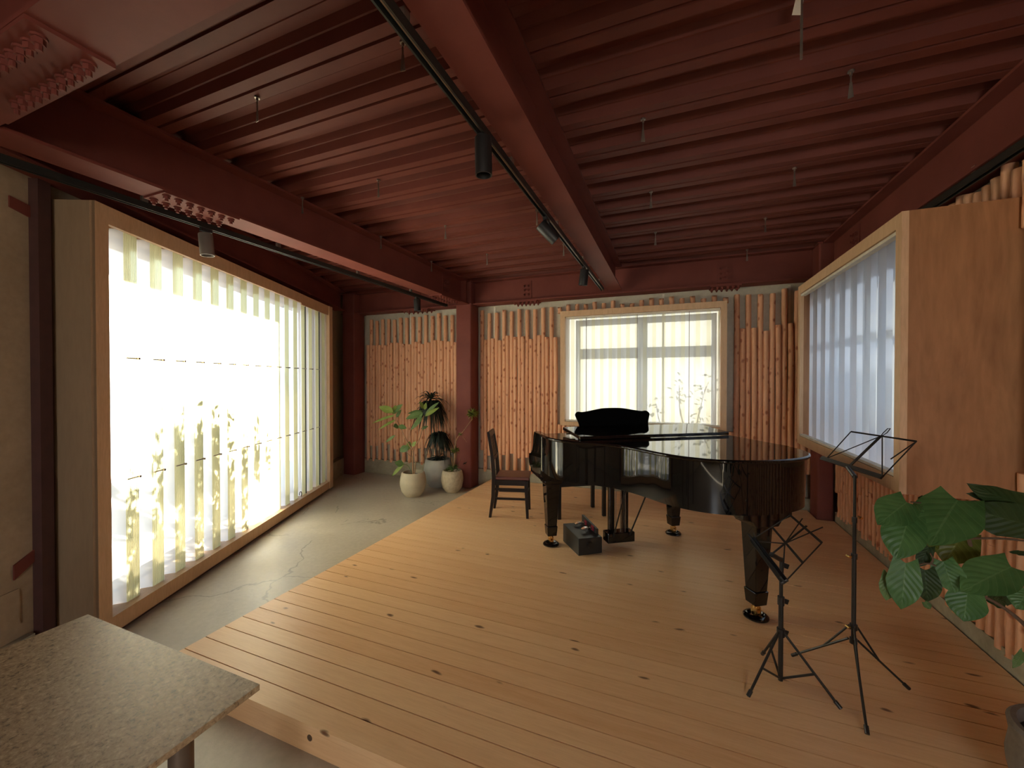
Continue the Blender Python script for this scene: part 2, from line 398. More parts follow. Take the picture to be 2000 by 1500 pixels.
# --- ceiling: red trapezoidal deck, one panel for every rib
cm = MB(); cm.prism(room_poly(1.76, -3.2, 5.59), 3.10, 3.22)
ceiling = tag(cm.build('ceiling', 'deck_steel', loc=(0, 0, 3.10)), 'dark red ribbed steel deck ceiling', 'ceiling', kind='structure')
prof = [(0, 3.0), (0.052, 3.0), (0.055, 3.012), (0.066, 3.012), (0.069, 3.0), (0.125, 3.0), (0.143, 3.05), (0.150, 3.052), (0.168, 3.085), (0.205, 3.085), (0.208, 3.081), (0.218, 3.081), (0.221, 3.085), (0.262, 3.085), (0.280, 3.05), (0.287, 3.048), (0.3, 3.0)]
k = -14
while 1.31 + 0.3 * k < 5.3:
    yk = 1.31 + 0.3 * k; x0 = wx(yk, -.28)
    dm = MB(); dm.strip([(0, yk + y, z) for y, z in prof], (x0, 0, 0), (XW, 0, 0)); dm.build('deck_panel', 'deck_steel', ceiling, recalc=False); k += 1

# --- walls
log_me = []
for vi in range(5):
    lm = MB(); lm.smooth = True; seg = 12; rings = 7; rr = random.Random(vi); b0 = 0
    bend = [(rr.uniform(-.004, .004), rr.uniform(-.003, .003)) for _ in range(rings)]
    for i in range(rings):
        for q in range(seg):
            a = 2 * pi * q / seg; r = 0.0298 * (1 + 0.03 * sin(3 * a + vi + i)) * (0.93 if i in (0, rings - 1) else 1)
            zz = [0, .006, .25, .5, .75, .994, 1][i]
            lm.v.append(Vector((bend[i][0] + r * cos(a), bend[i][1] + r * sin(a), zz)))
    for i in range(rings - 1):
        for q in range(seg): j = (q + 1) % seg; lm._f(i * seg + q, i * seg + j, (i + 1) * seg + j, (i + 1) * seg + q)
    lm.smooth = False; lm._f(*reversed(range(seg))); lm._f(*[(rings - 1) * seg + q for q in range(seg)])
    log_me.append(lm.mesh('log', 'log_wood'))
def log(parent, x, y, z0, z1):
    inst('log', R.choice(log_me), parent, (x, y, z0), (0, 0, R.uniform(0, 6.28)), (1, 1, z1 - z0))

bw = MB(); bw.box(-5.45, 1.765, YB, YB + 0.14, 0, 0.82)            # back wall around the window opening
bw.box(-5.45, -1.36, YB, YB + 0.14, 0.82, 3.1); bw.box(0.56, 1.765, YB, YB + 0.14, 0.82, 3.1); bw.box(-1.36, 0.56, YB, YB + 0.14, 2.46, 3.1)
wall_back = tag(bw.build('wall_back', 'grey_plaster', loc=(0, YB, 0)), 'back wall clad in upright peeled logs', 'wall', kind='structure')
fm = MB(); fm.box(-5.2, 1.5, YB - 0.07, YB - 0.001, 0, 0.235); fm.build('footing', 'footing_concrete', wall_back)
gm = MB()
for x in (-3.95, -2.45, -0.1, 1.25):
    g1 = MB(); g1.box(x - .012, x + .012, YB - .012, YB, 0.24, 2.66); g1.build('joint_strip', 'white_trim', wall_back)
pitch = 0.0605; ly = YB - 0.045
def backlogs(x0, x1, start):
    n = int(round((x1 - x0) / pitch))
    for i in range(n + 1):
        x = x0 + (x1 - x0) * i / n
        tall = (i + start) % 2 == 0
        zt = (2.60 + R.uniform(-.045, .02)) if tall else (2.165 + R.uniform(-.03, .05))
        zb = (0.47 + R.uniform(-.05, .05)) if tall else (0.215 + R.uniform(-.02, .04))
        y = ly + (0.006 if tall else -0.006)
        if -1.46 < x < 0.66:
            if tall: log(wall_back, x, y, 2.49, zt)
            log(wall_back, x, y, zb, 0.95)
        else:
            log(wall_back, x, y, zb, zt)
backlogs(-4.79, -2.975, 1); backlogs(-2.645, 1.44, 0)

rw = MB(); XW = 1.625
rw.box(XW, XW + .14, -3.2, 2.76, 0, 3.1); rw.box(XW, XW + .14, 4.5, YB, 0, 3.1); rw.box(XW, XW + .14, 2.76, 4.5, 0, 1.02); rw.box(XW, XW + .14, 2.76, 4.5, 2.40, 3.1)
wall_right = tag(rw.build('wall_right', 'grey_plaster', loc=(XW, 0, 0)), 'side wall clad in stacked upright peeled logs', 'wall', kind='structure')
fm = MB(); fm.box(1.565, XW - .001, -3.1, 5.02, 0, 0.215); fm.build('footing', 'footing_concrete', wall_right)
i = 0; y = 5.0; pr = 0.068
while y > 0.4:
    zt = 2.62 + R.uniform(-.04, .05); j = 0.60 + R.uniform(-.16, .22) if i % 2 else 0.48 + R.uniform(-.1, .16)
    zb = 0.195 + R.uniform(-.02, .03)
    if i == 0: log(wall_right, XW - .04, y, 0.42, 1.1)
    else:
        log(wall_right, XW - .040, y, zb, j - .002)
        if 2.62 < y < 4.62: log(wall_right, XW - .04, y, j, 1.12); log(wall_right, XW - .04, y, 2.3, zt)
        else: log(wall_right, XW - .040, y, j, zt)
    y -= pr; i += 1

lw = MB(); c0 = WN * -0.40
lw.obox(WA, WU, WN, (0, 0, 1), (-4.6, -0.40, 0), (0.02, -0.262, 3.1)); lw.obox(WA, WU, WN, (0, 0, 1), (3.14, -0.40, 0), (4.7, -0.262, 3.1))
lw.obox(WA, WU, WN, (0, 0, 1), (0.02, -0.40, 2.50), (3.14, -0.262, 3.1)); lw.obox(WA, WU, WN, (0, 0, 1), (0.02, -0.40, 0), (3.14, -0.262, 0.14))
wall_left = tag(lw.build('wall_left', 'wall_plaster', loc=WA), 'stained beige plaster wall around the big glowing window', 'wall', kind='structure')
fm = MB(); fm.obox(WA, WU, WN, (0, 0, 1), (3.33, -0.261, 0), (4.33, -0.16, 0.27)); fm.build('footing', 'footing_concrete', wall_left)
fm = MB(); fm.obox(WA, WU, WN, (0, 0, 1), (-1.6, -0.261, 0), (-0.28, -0.22, 0.17)); fm.build('footing', 'footing_concrete', wall_left)
fm = MB(); fm.obox(WA, WU, WN, (0, 0, 1), (-0.70, -0.261, 0.25), (-0.32, -0.254, 0.44)); fm.build('plaster_patch', 'wall_plaster', wall_left)
for zz, ss in ((2.50, 1), (0.585, -1)):
    g = MB(); q0 = wl(-0.26, -0.245, zz); g.hexa([wl(-.25, -.258, zz - .03), wl(-.25, -.25, zz - .03), wl(-.25, -.25, zz + .035), wl(-.25, -.258, zz + .035), wl(-.345, -.258, zz - .05 + .04 * ss), wl(-.345, -.25, zz - .05 + .04 * ss), wl(-.345, -.25, zz + .02 + .03 * ss), wl(-.345, -.258, zz + .02 + .03 * ss)])
    g.build('anchor_strap', 'red_steel', wall_left)
# unseen wall behind the camera, opening sized to limit the fill light
fw_ = MB(); fw_.box(-1.6, .15, -3.2, -3.06, .85, 2.15); fw_.box(-1.6, 1.62, -3.2, -3.06, 2.15, 3.1); fw_.box(-1.6, 1.62, -3.2, -3.06, 0, .85); fw_.box(1.35, 1.62, -3.2, -3.06, .85, 2.15)
tag(fw_.build('wall_front', 'wall_plaster', loc=(0, -3.1, 0)), 'unseen plaster wall behind the camera with opening sized for fill light', 'wall', kind='structure')

# ------------------------------------------------------------------ red steel frame
bolt = MB(); bolt.cyl((0, 0, 0), (0, 0, -.006), .021, seg=10); bolt.cyl((0, 0, -.006), (0, 0, -.020), .0165, seg=6); bolt.cyl((0, 0, -.020), (0, 0, -.034), .009, seg=8)
bolt_me = bolt.mesh('bolt', 'red_steel', recalc=True)
def beam(label, p0, p1, zb, zt, w=0.2, tf=0.016, tw=0.011):
    p0, p1 = Vector((*p0, 0)), Vector((*p1, 0)); d = (p1 - p0); L = d.length; d.normalize(); n = Vector((d.y, -d.x, 0))
    t = thing('steel_beam', label, 'beam', (p0 + p1) / 2 + Vector((0, 0, zb)), kind='structure')
    for nm, r0, r1 in (('bottom_flange', (0, -w / 2, zb), (L, w / 2, zb + tf)), ('top_flange', (0, -w / 2, zt - tf), (L, w / 2, zt)), ('web', (0, -tw / 2, zb + tf), (L, tw / 2, zt - tf))):
        b = MB(); b.obox(p0, d, n, (0, 0, 1), r0, r1); b.build(nm, 'red_steel', t)
    t_ = dict(o=t, p0=p0, d=d, n=n, zb=zb, zt=zt, w=w, L=L); return t_
def flange_splice(B, s0, s1, nb, rows=(-.062, .062)):
    b = MB(); b.obox(B['p0'], B['d'], B['n'], (0, 0, 1), (s0, -B['w'] / 2 - .002, B['zb'] - .012), (s1, B['w'] / 2 + .002, B['zb'])); pl = b.build('splice_plate', 'red_steel', B['o'])
    for q in range(nb):
        s = s0 + (s1 - s0) * (q + .5) / nb
        for r in rows:
            P = B['p0'] + B['d'] * s + B['n'] * r; inst('bolt', bolt_me, pl, (P.x, P.y, B['zb'] - .012), (0, 0, R.uniform(0, 1)))
def web_splice(B, s, side, cols=(-.03, .03), zs=(.10, .16, .22), hw=.075):
    b = MB(); a0, a1 = sorted((side * .0055, side * .016)); b.obox(B['p0'], B['d'], B['n'], (0, 0, 1), (s - hw, a0, B['zb'] + .04), (s + hw, a1, B['zb'] + .29)); pl = b.build('splice_plate', 'red_steel', B['o'])
    ang = atan2((B['n'] * side).y, (B['n'] * side).x)
    for c in cols:
        for z in zs:
            P = B['p0'] + B['d'] * (s + c) + B['n'] * (side * .016); inst('bolt', bolt_me, pl, (P.x, P.y, B['zb'] + z), (0, -pi / 2, ang))
def stiffener(B, s):
    for side in (-1, 1):
        b = MB(); a0, a1 = sorted((side * .006, side * .095)); b.obox(B['p0'], B['d'], B['n'], (0, 0, 1), (s - .005, a0, B['zb'] + .016), (s + .005, a1, B['zt'] - .016)); b.build('stiffener', 'red_steel', B['o'])
ZB = 2.66
BL = beam('red steel beam nearest the big glowing window with bolted splice', (-2.81, 0.05), (-2.81, 5.13), ZB, 3.0, 0.20)
flange_splice(BL, 1.35, 1.78, 7); flange_splice(BL, 4.33, 4.81, 7); web_splice(BL, 4.57, 1); stiffener(BL, 5.0)
BM = beam('red steel beam crossing the middle of the ceiling over the piano', (-0.665, 0.80), (-0.665, 5.15), 2.70, 3.0, 0.165, .013, .009)
BR = beam('red steel beam along the log side wall above the boxed window', (1.55, -3.0), (1.55, 5.05), ZB, 3.0, 0.20); web_splice(BR, 7.5, -1)
BB = beam('red steel beam along the back wall over the small window', (-2.685, 5.27), (1.42, 5.27), ZB, 3.0, 0.20)
flange_splice(BB, .62, .98, 6); web_splice(BB, .80, 1); flange_splice(BB, 3.10, 3.42, 6); web_splice(BB, 3.25, 1)
BC = beam('short red steel beam between corner column and middle column', (-4.86, 5.27), (-2.935, 5.27), ZB, 3.0, 0.20)
flange_splice(BC, .92, 1.42, 6); web_splice(BC, 1.15, 1)
BG = beam('bolted red steel girder overhead nearest the camera', (-2.71, 0.68), (1.45, 0.68), ZB, 3.0, 0.215)
b = MB(); b.box(-2.6, -1.79, .5745, .7855, ZB - .014, ZB); pl = b.build('splice_plate', 'red_steel', BG['o'])
for ix in range(10):
    for yy in (.622, .738): inst('bolt', bolt_me, pl, (-1.845 - ix * .058, yy, ZB - .014), (0, 0, R.uniform(0, 1)), (1.0, 1.0, 1.35))
BW = beam('dim red steel beam skewed along the top of the big window wall', wl(-2.2, -.15, 0)[:2], wl(4.02, -.15, 0)[:2], 2.69, 3.0, 0.18)
def column(label, x0, x1, y0, y1, z0=0.0, z1=3.0):
    t = thing('steel_column', label, 'column', ((x0 + x1) / 2, (y0 + y1) / 2, z0), kind='structure')
    b = MB(); r = .022; pts = []
    for (cx_, cy_, a0) in ((x1 - r, y0 + r, -90), (x1 - r, y1 - r, 0), (x0 + r, y1 - r, 90), (x0 + r, y0 + r, 180)):
        for q in range(4): a = radians(a0 + 30 * q); pts.append((cx_ + r * cos(a), cy_ + r * sin(a)))
    b.prism(pts, z0, z1, True); b.build('shaft', 'red_steel', t)
    for zz in (ZB, 2.985):
        b = MB(); b.box(x0 - .012, x1 + .012, y0 - .012, y1 + .012, zz - .001, zz + .014); b.build('diaphragm_plate', 'red_steel', t)
    return t
column('red square steel column beside the potted plants', -2.935, -2.685, 5.13, 5.38)
column('red square steel column in the dim corner by the big window', -5.10, -4.85, 5.14, 5.39)
column('red square steel column behind the piano tail', 1.42, 1.562, 5.05, 5.30)
t = thing('steel_post', 'narrow dark red steel post standing beside the big window box', 'post', wl(-.21, -.24, 0), kind='structure')
b = MB(); b.obox(WA, WU, WN, (0, 0, 1), (-.25, -.261, 0), (-.186, -.21, 2.69)); b.build('flange', 'dark_strip', t)
b = MB(); b.obox(WA, WU, WN, (0, 0, 1), (-.185, -.261, 0), (-.16, -.235, 2.69)); b.build('sealing_strip', 'dark_strip', t)

# ------------------------------------------------------------------ windows
def corr_profile(period, amp, ribs=True):
    """one folded module: list of (s, n, material index to next)"""
    P = [(0.02, 0, 0), (0.075, 0, 0)]
    x0, x1 = .1, .195
    if ribs:
        nr = 10
        for q in range(nr):
            a = x0 + (x1 - x0) * q / nr; w_ = (x1 - x0) / nr
            P += [(a, amp, 1), (a + w_ * .45, amp, 1), (a + w_ * .5, amp + .003, 1), (a + w_ * .95, amp + .003, 1)]
        P += [(x1, amp, 0)]
    else: P += [(x0, amp, 1), (x1, amp, 0)]
    P += [(0.22, 0, 0)]
    return [(s * period / .2, n, m_) for s, n, m_ in P]

# window 1 : big skewed box, left
W1 = thing('window_1', 'big boxed window of folded translucent sheets glowing with sunlight', 'window', wl(1.56, -.1, 0), kind='structure')
def wbox(name, mat, s0, s1, n0, n1, z0, z1, par=None, bev=0.0):
    b = MB(); b.obox(WA, WU, WN, (0, 0, 1), (s0, n0, z0), (s1, n1, z1)); return b.build(name, mat, par or W1, bevel=bev)
FZ0, FZ1, S0, S1 = 0.025, 2.615, -.155, 3.29
wbox('side_board', 'panel_board', S0, S0 + .02, -.26, -.001, FZ0, FZ1)
wbox('side_board', 'panel_board', S1 - .02, S1, -.26, -.001, FZ0, FZ1)
wbox('frame_stile', 'frame_wood', S0, S0 + .083, -.03, 0, FZ0, FZ1); wbox('frame_stile', 'frame_wood', S1 - .11, S1, -.03, 0.012, FZ0, FZ1)
wbox('frame_rail', 'frame_wood', S0 + .083, S1 - .11, -.03, 0, FZ1 - .108, FZ1); wbox('frame_rail', 'frame_wood', S0 + .083, S1 - .11, -.03, 0, FZ0, .125)
wbox('sill_board', 'frame_wood', S0 + .02, S1 - .02, -.26, -.03, FZ0, .125)
wbox('head_board', 'frame_wood', S0 + .02, S1 - .02, -.26, -.03, FZ1 - .035, FZ1)
wbox('head_batten', 'frame_wood', S0 + .083, S1 - .11, -.17, -.15, FZ1 - .10, FZ1 - .035)
wbox('sash_rail', 'frame_wood', 2.35, 3.15, .0, .010, FZ1 - .135, FZ1 - .112)
wbox('shadow_gap_strip', 'dark_strip', S0 + .02, S1 - .02, -.24, -.02, 0, FZ0)  # dark filler stands in for the shade in the gap under the box
P = corr_profile(.2, .062)
for q in range(-1, 16):
    s_ = -.005 + .2 * q
    pts = [(min(max(s_ + s, -.09), 3.24), n, mm) for s, n, mm in P]
    b = MB(); b.strip([wl(s, -.125 + n, 0) for s, n, _ in pts], (0, 0, .126), (0, 0, 2.535), mids=[mm for _, _, mm in pts][:-1])
    b.build('folded_sheet', ['sheet_clear', 'sheet_ribbed'], W1, recalc=False)
    if 0 <= q < 15:
        for zz in (1.712, .925):
            b = MB(); b.tube([wl(s_ + .105, -.052, zz), wl(s_ + .19, -.052, zz)], .0045, 6); b.cyl(wl(s_ + .185, -.058, zz), wl(s_ + .185, -.04, zz), .008, seg=8); b.build('tie_rod', 'zinc', W1)
for s_ in (2.592, 3.0):
    wbox('glazing_bar', 'track_black', s_ - .004, s_ + .004, -.062, -.05, .126, 2.50)
b = MB(); pts = [wl(2.42 + .03 * cos(a), -.045, .16 + .035 * sin(a)) for a in [radians(x) for x in range(-60, 200, 20)]]; b.tube(pts, .0045, 6); b.build('pull_hook', 'stand_metal', W1)

# window 2 : back wall
W2 = thing('window_2', 'wood framed window of upright translucent strips in the back log wall', 'window', (-.4, 5.35, .93), kind='structure')
def xbox(name, mat, x0, x1, y0, y1, z0, z1, par): b = MB(); b.box(x0, x1, y0, y1, z0, z1); return b.build(name, mat, par)
yF = 5.262; a0, a1, zb2, zt2 = -1.40, .60, .955, 2.495
xbox('frame_stile', 'frame_wood', a0, a0 + .065, yF, YB + .10, zb2, zt2, W2); xbox('frame_stile', 'frame_wood', a1 - .065, a1, yF, YB + .10, zb2, zt2, W2)
xbox('frame_rail', 'frame_wood', a0 + .065, a1 - .065, yF, YB + .10, zt2 - .075, zt2, W2); xbox('frame_rail', 'frame_wood', a0 + .065, a1 - .065, yF, YB + .10, zb2, zb2 + .055, W2)
xbox('sheet_channel', 'white_trim', a0 + .07, a1 - .07, yF + .02, yF + .05, zt2 - .098, zt2 - .078, W2); xbox('sheet_channel', 'white_trim', a0 + .07, a1 - .07, yF + .02, yF + .05, zb2 + .057, zb2 + .078, W2)
xs = [a0 + .07, -1.052, -.405, .197, a1 - .07]
for q in range(4):
    x0, x1 = xs[q] + .003, xs[q + 1] - .003; n = max(4, int((x1 - x0) / .022)); pts = []
    for r in range(n + 1):
        x = x0 + (x1 - x0) * r / n; pts.append((x, yF + .035 + (.006 if (r % 5) in (1, 2) else -.002) , 0))
    b = MB(); b.strip(pts, (0, 0, zb2 + .06), (0, 0, zt2 - .08), mids=[1 if (r % 5) in (3, 4) else 0 for r in range(n)]); b.build('corrugated_sheet', ['sheet_milky', 'sheet_pale'], W2, recalc=False)
    if q: xbox('sheet_joint', 'zinc', xs[q] - .0035, xs[q] + .0035, yF + .022, yF + .034, zb2 + .07, zt2 - .09, W2)
ys0, ys1 = YB + .10, YB + .14
for x0, x1, z0, z1 in ((-1.25, -1.19, .95, 2.40), (-.42, -.30, .95, 2.40), (.46, .52, .95, 2.40), (-1.25, .52, 2.32, 2.40), (-1.25, .52, 1.86, 2.00), (-1.25, .52, .95, 1.02)):
    xbox('sash_bar', 'sash_dark', x0, x1, ys0, ys1, z0, z1, W2)

# window 3 : deep plywood box on the right wall
W3 = thing('window_3', 'deep plywood boxed window with folded translucent sheets by the music stands', 'window', (1.3, 3.65, .97), kind='structure')
xF = 1.12; y0_, y1_, z0_, z1_ = 2.715, 4.56, .968, 2.455
xbox('side_panel', 'plywood', xF + .03, XW + .13, y0_, y0_ + .024, z0_, z1_, W3); xbox('side_panel', 'plywood', xF + .03, XW + .13, y1_ - .024, y1_, z0_, z1_, W3)
xbox('top_panel', 'plywood', xF + .03, XW + .13, y0_ + .024, y1_ - .024, z1_ - .024, z1_, W3); xbox('bottom_panel', 'frame_wood', xF + .03, XW + .13, y0_ + .024, y1_ - .024, z0_, z0_ + .024, W3)
xbox('frame_stile', 'frame_wood', xF, xF + .03, y0_, y0_ + .06, z0_, z1_, W3); xbox('frame_stile', 'frame_wood', xF, xF + .03, y1_ - .06, y1_, z0_, z1_, W3)
xbox('frame_rail', 'frame_wood', xF, xF + .03, y0_ + .06, y1_ - .06, z1_ - .075, z1_, W3); xbox('frame_rail', 'frame_wood', xF, xF + .03, y0_ + .06, y1_ - .06, z0_, z0_ + .075, W3)
xbox('sheet_channel', 'white_trim', xF + .005, xF + .045, y0_ + .062, y1_ - .062, z1_ - .10, z1_ - .082, W3); xbox('sheet_channel', 'white_trim', xF + .005, xF + .045, y0_ + .062, y1_ - .062, z0_ + .078, z0_ + .095, W3)
P = corr_profile(.2, .05, False)
for q in range(9):
    yb = y1_ - .06 - .2 * q
    pts = [(xF + .10 - n, max(yb - s, y0_ + .03), 0) for s, n, _ in P]
    b = MB(); b.strip(pts, (0, 0, z0_ + .03), (0, 0, z1_ - .03), mids=[0] * (len(P) - 1)); b.build('folded_sheet', ['sheet_frost', 'sheet_frost'], W3, recalc=False)
for x0, x1, z0, z1 in ((2.76, 2.80, 1.02, 2.40), (3.60, 3.66, 1.02, 2.40), (4.46, 4.50, 1.02, 2.40), (2.76, 4.5, 1.85, 1.92)):
    xbox('sash_bar', 'sash_dark', XW + .09, XW + .13, x0, x1, z0, z1, W3)

# ------------------------------------------------------------------ outside
m = MB(); m.box(-40, 40, -40, 40, -.5, -.14); tag(m.build('ground', 'yard_ground', loc=(0, 0, -.3)), 'pale yard ground outside the windows', 'ground', kind='structure')
m = MB(); m.box(-6, 5, 8.2, 8.5, -.14, 6.4)
tag(m.build('garden_wall', 'wall_cream', loc=(0, 8.3, 0)), 'sunlit cream wall seen blurred through the back window', 'wall', kind='structure')
m = MB(); m.box(4.2, 4.5, -3, 8.1, -.14, 4.2)  # added wall, blocks part of the sky to dim window 3
tag(m.build('sky_blocker', 'blocker_slate', loc=(4.3, 2, 0)), 'added dark wall holding back sky light from the plywood boxed window', 'wall', kind='structure')
# eave over the big window and the neighbour's corner that shade its top and far part
m = MB(); m.obox(WA, WU, WN, (0, 0, 1), (-1.5, -1.25, 2.86), (4.8, -.402, 2.95)); tag(m.build('roof_eave', 'white_trim', loc=wl(1.5, -.7, 2.9)), 'plain roof eave outside above the big glowing window', 'eave', kind='structure')
m = MB(); m.obox(WA, WU, WN, (0, 0, 1), (1.80, -6.0, -.14), (6.0, -3.0, 4.6)); tag(m.build('outbuilding', 'white_trim', loc=wl(3.4, -3, 0)), 'plain pale outbuilding outside shading the far part of the big window', 'outbuilding', kind='structure')

# ------------------------------------------------------------------ stage of pine boards
stage = thing('wooden_stage', 'low stage of knotty pine boards under the grand piano', 'stage', (-.45, 3.2, 0))
SX0, SX1, SY0, SY1 = -2.44, 1.553, 1.228, 5.33
nb = 39; pw = (SY1 - SY0) / nb
for q in range(nb):
    y0 = SY0 + q * pw; x1 = SX1 if y0 + pw < 5.045 else 1.405
    b = MB(); b.box(SX0, x1, y0 + (.0 if q == 0 else .0025), y0 + pw - .0025, PZ - .028, PZ); b.build('plank', 'pine_board', stage)
b = MB(); b.box(SX0 + .001, SX1 - .002, SY0, SY0 + .03, .0, PZ - .0285); b.build('fascia_board', 'pine_board', stage)
b = MB(); b.box(SX0 + .001, SX0 + .03, SY0 + .031, SY1, .0, PZ - .0285); b.build('fascia_board', 'pine_board', stage)
b = MB(); b.box(SX0 + .03, 1.405, SY0 + .031, SY1 - .01, .0, PZ - .04); b.build('underframe', 'dark_strip', stage)
kp = onY(605, 1441, SY0)
b = MB(); b.cyl(kp + Vector((0, -.0015, 0)), kp + Vector((0, .002, 0)), .0135, seg=14); b.build('knot', 'bark_dark', stage)

# ================================================================== THINGS
# ------------------------------------------------------------------ grand piano
PM = Vector((-0.479, 3.707, 0)); PA = Vector((0.833, 0.553, 0)).normalized(); PB = Vector((PA.y, -PA.x, 0))
def pl(s, t, z): return PM + PA * s + PB * t + Vector((0, 0, z))
piano = thing('grand_piano', 'glossy black grand piano with raised music desk on the stage', 'piano', pl(.1, .6, PZ))
ZR0, ZR1, ZL = .790, 1.088, 1.113
ctrl = [(.76, -.12), (.76, .3), (.76, .75), (.755, 1.0), (.72, 1.18), (.63, 1.31), (.48, 1.385), (.30, 1.408), (.13, 1.392), (-.02, 1.33), (-.135, 1.22), (-.20, 1.09), (-.238, .96), (-.285, .82), (-.36, .69), (-.455, .595), (-.565, .51), (-.65, .415), (-.69, .30), (-.70, .15), (-.70, -.12)]
outl = spline([(a, b, 0) for a, b in ctrl], 8)
def offset_poly(pts, d):
    out = []
    for i, p in enumerate(pts):
        a = pts[max(0, i - 1)]; c = pts[min(len(pts) - 1, i + 1)]; tn = (c - a).normalized(); nn = Vector((tn.y, -tn.x, 0)); out.append(p + nn * d)
    return out
# orientation: travelling spine -> tail -> treble, outside lies on the side away from the centre
ctr = Vector((.15, .5, 0)); tst = offset_poly(outl, .02); sgn = 1 if (tst[50] - ctr).length > (outl[50] - ctr).length else -1
inner = offset_poly(outl, -sgn * .05)
b = MB(); n = len(outl); b.smooth = True
for pts, z in ((outl, ZR0), (outl, ZR1), (inner, ZR1), (inner, ZR0)): b.v += [pl(p.x, p.y, z) for p in pts]
for i in range(n - 1):
    for q in range(4):
        r = (q + 1) % 4; b.smooth = q in (0, 2); b._f(q * n + i, q * n + i + 1, r * n + i + 1, r * n + i)
b.smooth = False
b._f(0, n, 2 * n, 3 * n); b._f(n - 1, 4 * n - 1, 3 * n - 1, 2 * n - 1)
b.build('rim', 'piano_black', piano)
b = MB(); b.prism([tuple((PM + PA * p.x + PB * p.y)[:2]) for p in inner], ZR0 + .03, ZR0 + .05); b.build('soundboard', 'satin_black', piano)
for (s0, t0, s1, t1) in ((-.6, .1, .68, .1), (-.2, .9, .68, .3), (.03, 1.2, .68, .7)):
    b = MB(); b.bar(pl(s0, t0, ZR0 + .01), pl(s1, t1, ZR0 + .01), .06, .04); b.build('brace', 'satin_black', piano)
# lid: rim outline with an overhang, from the fold backwards
lo = [p for p in offset_poly(outl, sgn * .028) if p.y > .085]
lo = [Vector((lo[0].x, .08, 0))] + lo + [Vector((lo[-1].x, .08, 0))]
lidpoly = [tuple((PM + PA * p.x + PB * p.y)[:2]) for p in lo]
b = MB(); b.prism(lidpoly, ZR1 + .002, ZL, True); lid = b.build('lid', 'piano_black', piano, bevel=.008)
# folded front flap resting on the lid
b = MB(); b.hexa([pl(-.53, .11, ZL + .030), pl(.775, .11, ZL + .030), pl(.775, .50, ZL + .003), pl(-.53, .50, ZL + .003), pl(-.53, .11, ZL + .056), pl(.775, .11, ZL + .056), pl(.775, .50, ZL + .027), pl(-.53, .50, ZL + .027)])
flap = b.build('front_flap', 'piano_black', piano, bevel=.004)
for s_ in (-.45, .1, .62):
    b = MB(); b.cyl(pl(s_ - .04, .085, ZL + .008), pl(s_ + .04, .085, ZL + .008), .006, seg=8); b.build('hinge', 'brass', piano)
for t_ in (.62, 1.0):
    b = MB(); b.cyl(pl(.792, t_ - .04, ZL - .008), pl(.792, t_ + .04, ZL - .008), .007, seg=8); b.build('hinge', 'brass', piano)
# cheeks (arms) in profile, keybed, fallboard, key slip
arm = [(.09, ZR1 + .015), (-.16, ZR1 + .015), (-.185, 1.06), (-.195, .99), (-.225, .925), (-.285, .885), (-.345, .872), (-.36, .84), (-.355, .785), (-.33, .755), (-.20, .735), (-.06, .725), (.09, .745)]
for s_ in (-.712, .690):
    b = MB(); b.prism_dir([pl(s_, t_, z_) for t_, z_ in arm], PA * .06); b.build('arm', 'piano_black', piano, bevel=.006)
b = MB(); b.hexa([pl(-.70, -.33, .70), pl(.70, -.33, .70), pl(.70, .085, .70), pl(-.70, .085, .70), pl(-.70, -.33, .774), pl(.70, -.33, .774), pl(.70, .085, .774), pl(-.70, .085, .774)]); b.build('keybed', 'piano_black', piano, bevel=.004)
b = MB(); b.hexa([pl(-.65, -.30, .83), pl(.65, -.30, .83), pl(.65, -.02, .90), pl(-.65, -.02, .90), pl(-.65, -.29, .845), pl(.65, -.29, .845), pl(.65, -.02, .915), pl(-.65, -.02, .915)]); b.build('fallboard', 'piano_black', piano, bevel=.003)
b = MB(); b.obox(pl(0, 0, 0), PA, PB, (0, 0, 1), (-.65, -.325, .776), (.65, -.305, .83)); b.build('key_slip', 'piano_black', piano)
b = MB(); b.obox(pl(0, 0, 0), PA, PB, (0, 0, 1), (-.65, -.02, .90), (.65, .0, 1.09)); b.build('name_board', 'piano_black', piano)
b = MB(); b.obox(pl(0, 0, 0), PA, PB, (0, 0, 1), (-.65, .0, 1.04), (.655, .10, 1.06)); b.build('desk_shelf', 'satin_black', piano)
# music desk seen from behind
half = [(0, .225), (.10, .222), (.20, .206), (.29, .193), (.335, .196), (.362, .172), (.352, .135), (.335, .085), (.345, .04), (.372, .0)]
shape = [(-x, z) for x, z in reversed(half[1:])] + half
shape = [(v.x, v.y) for v in spline([(x, z, 0) for x, z in shape], 3)]
lean = -.30
b = MB(); b.prism_dir([pl(-.01 + x, .03 + lean * z, 1.085 + z * 1.02) for x, z in shape], PB * .016); b.build('music_desk', 'felt_black', piano, bevel=.002)
for x in (-.26, .24):
    b = MB(); b.bar(pl(x, .05, 1.09), pl(x, .065, 1.065), .012, .02); b.build('desk_bracket', 'brass', piano)
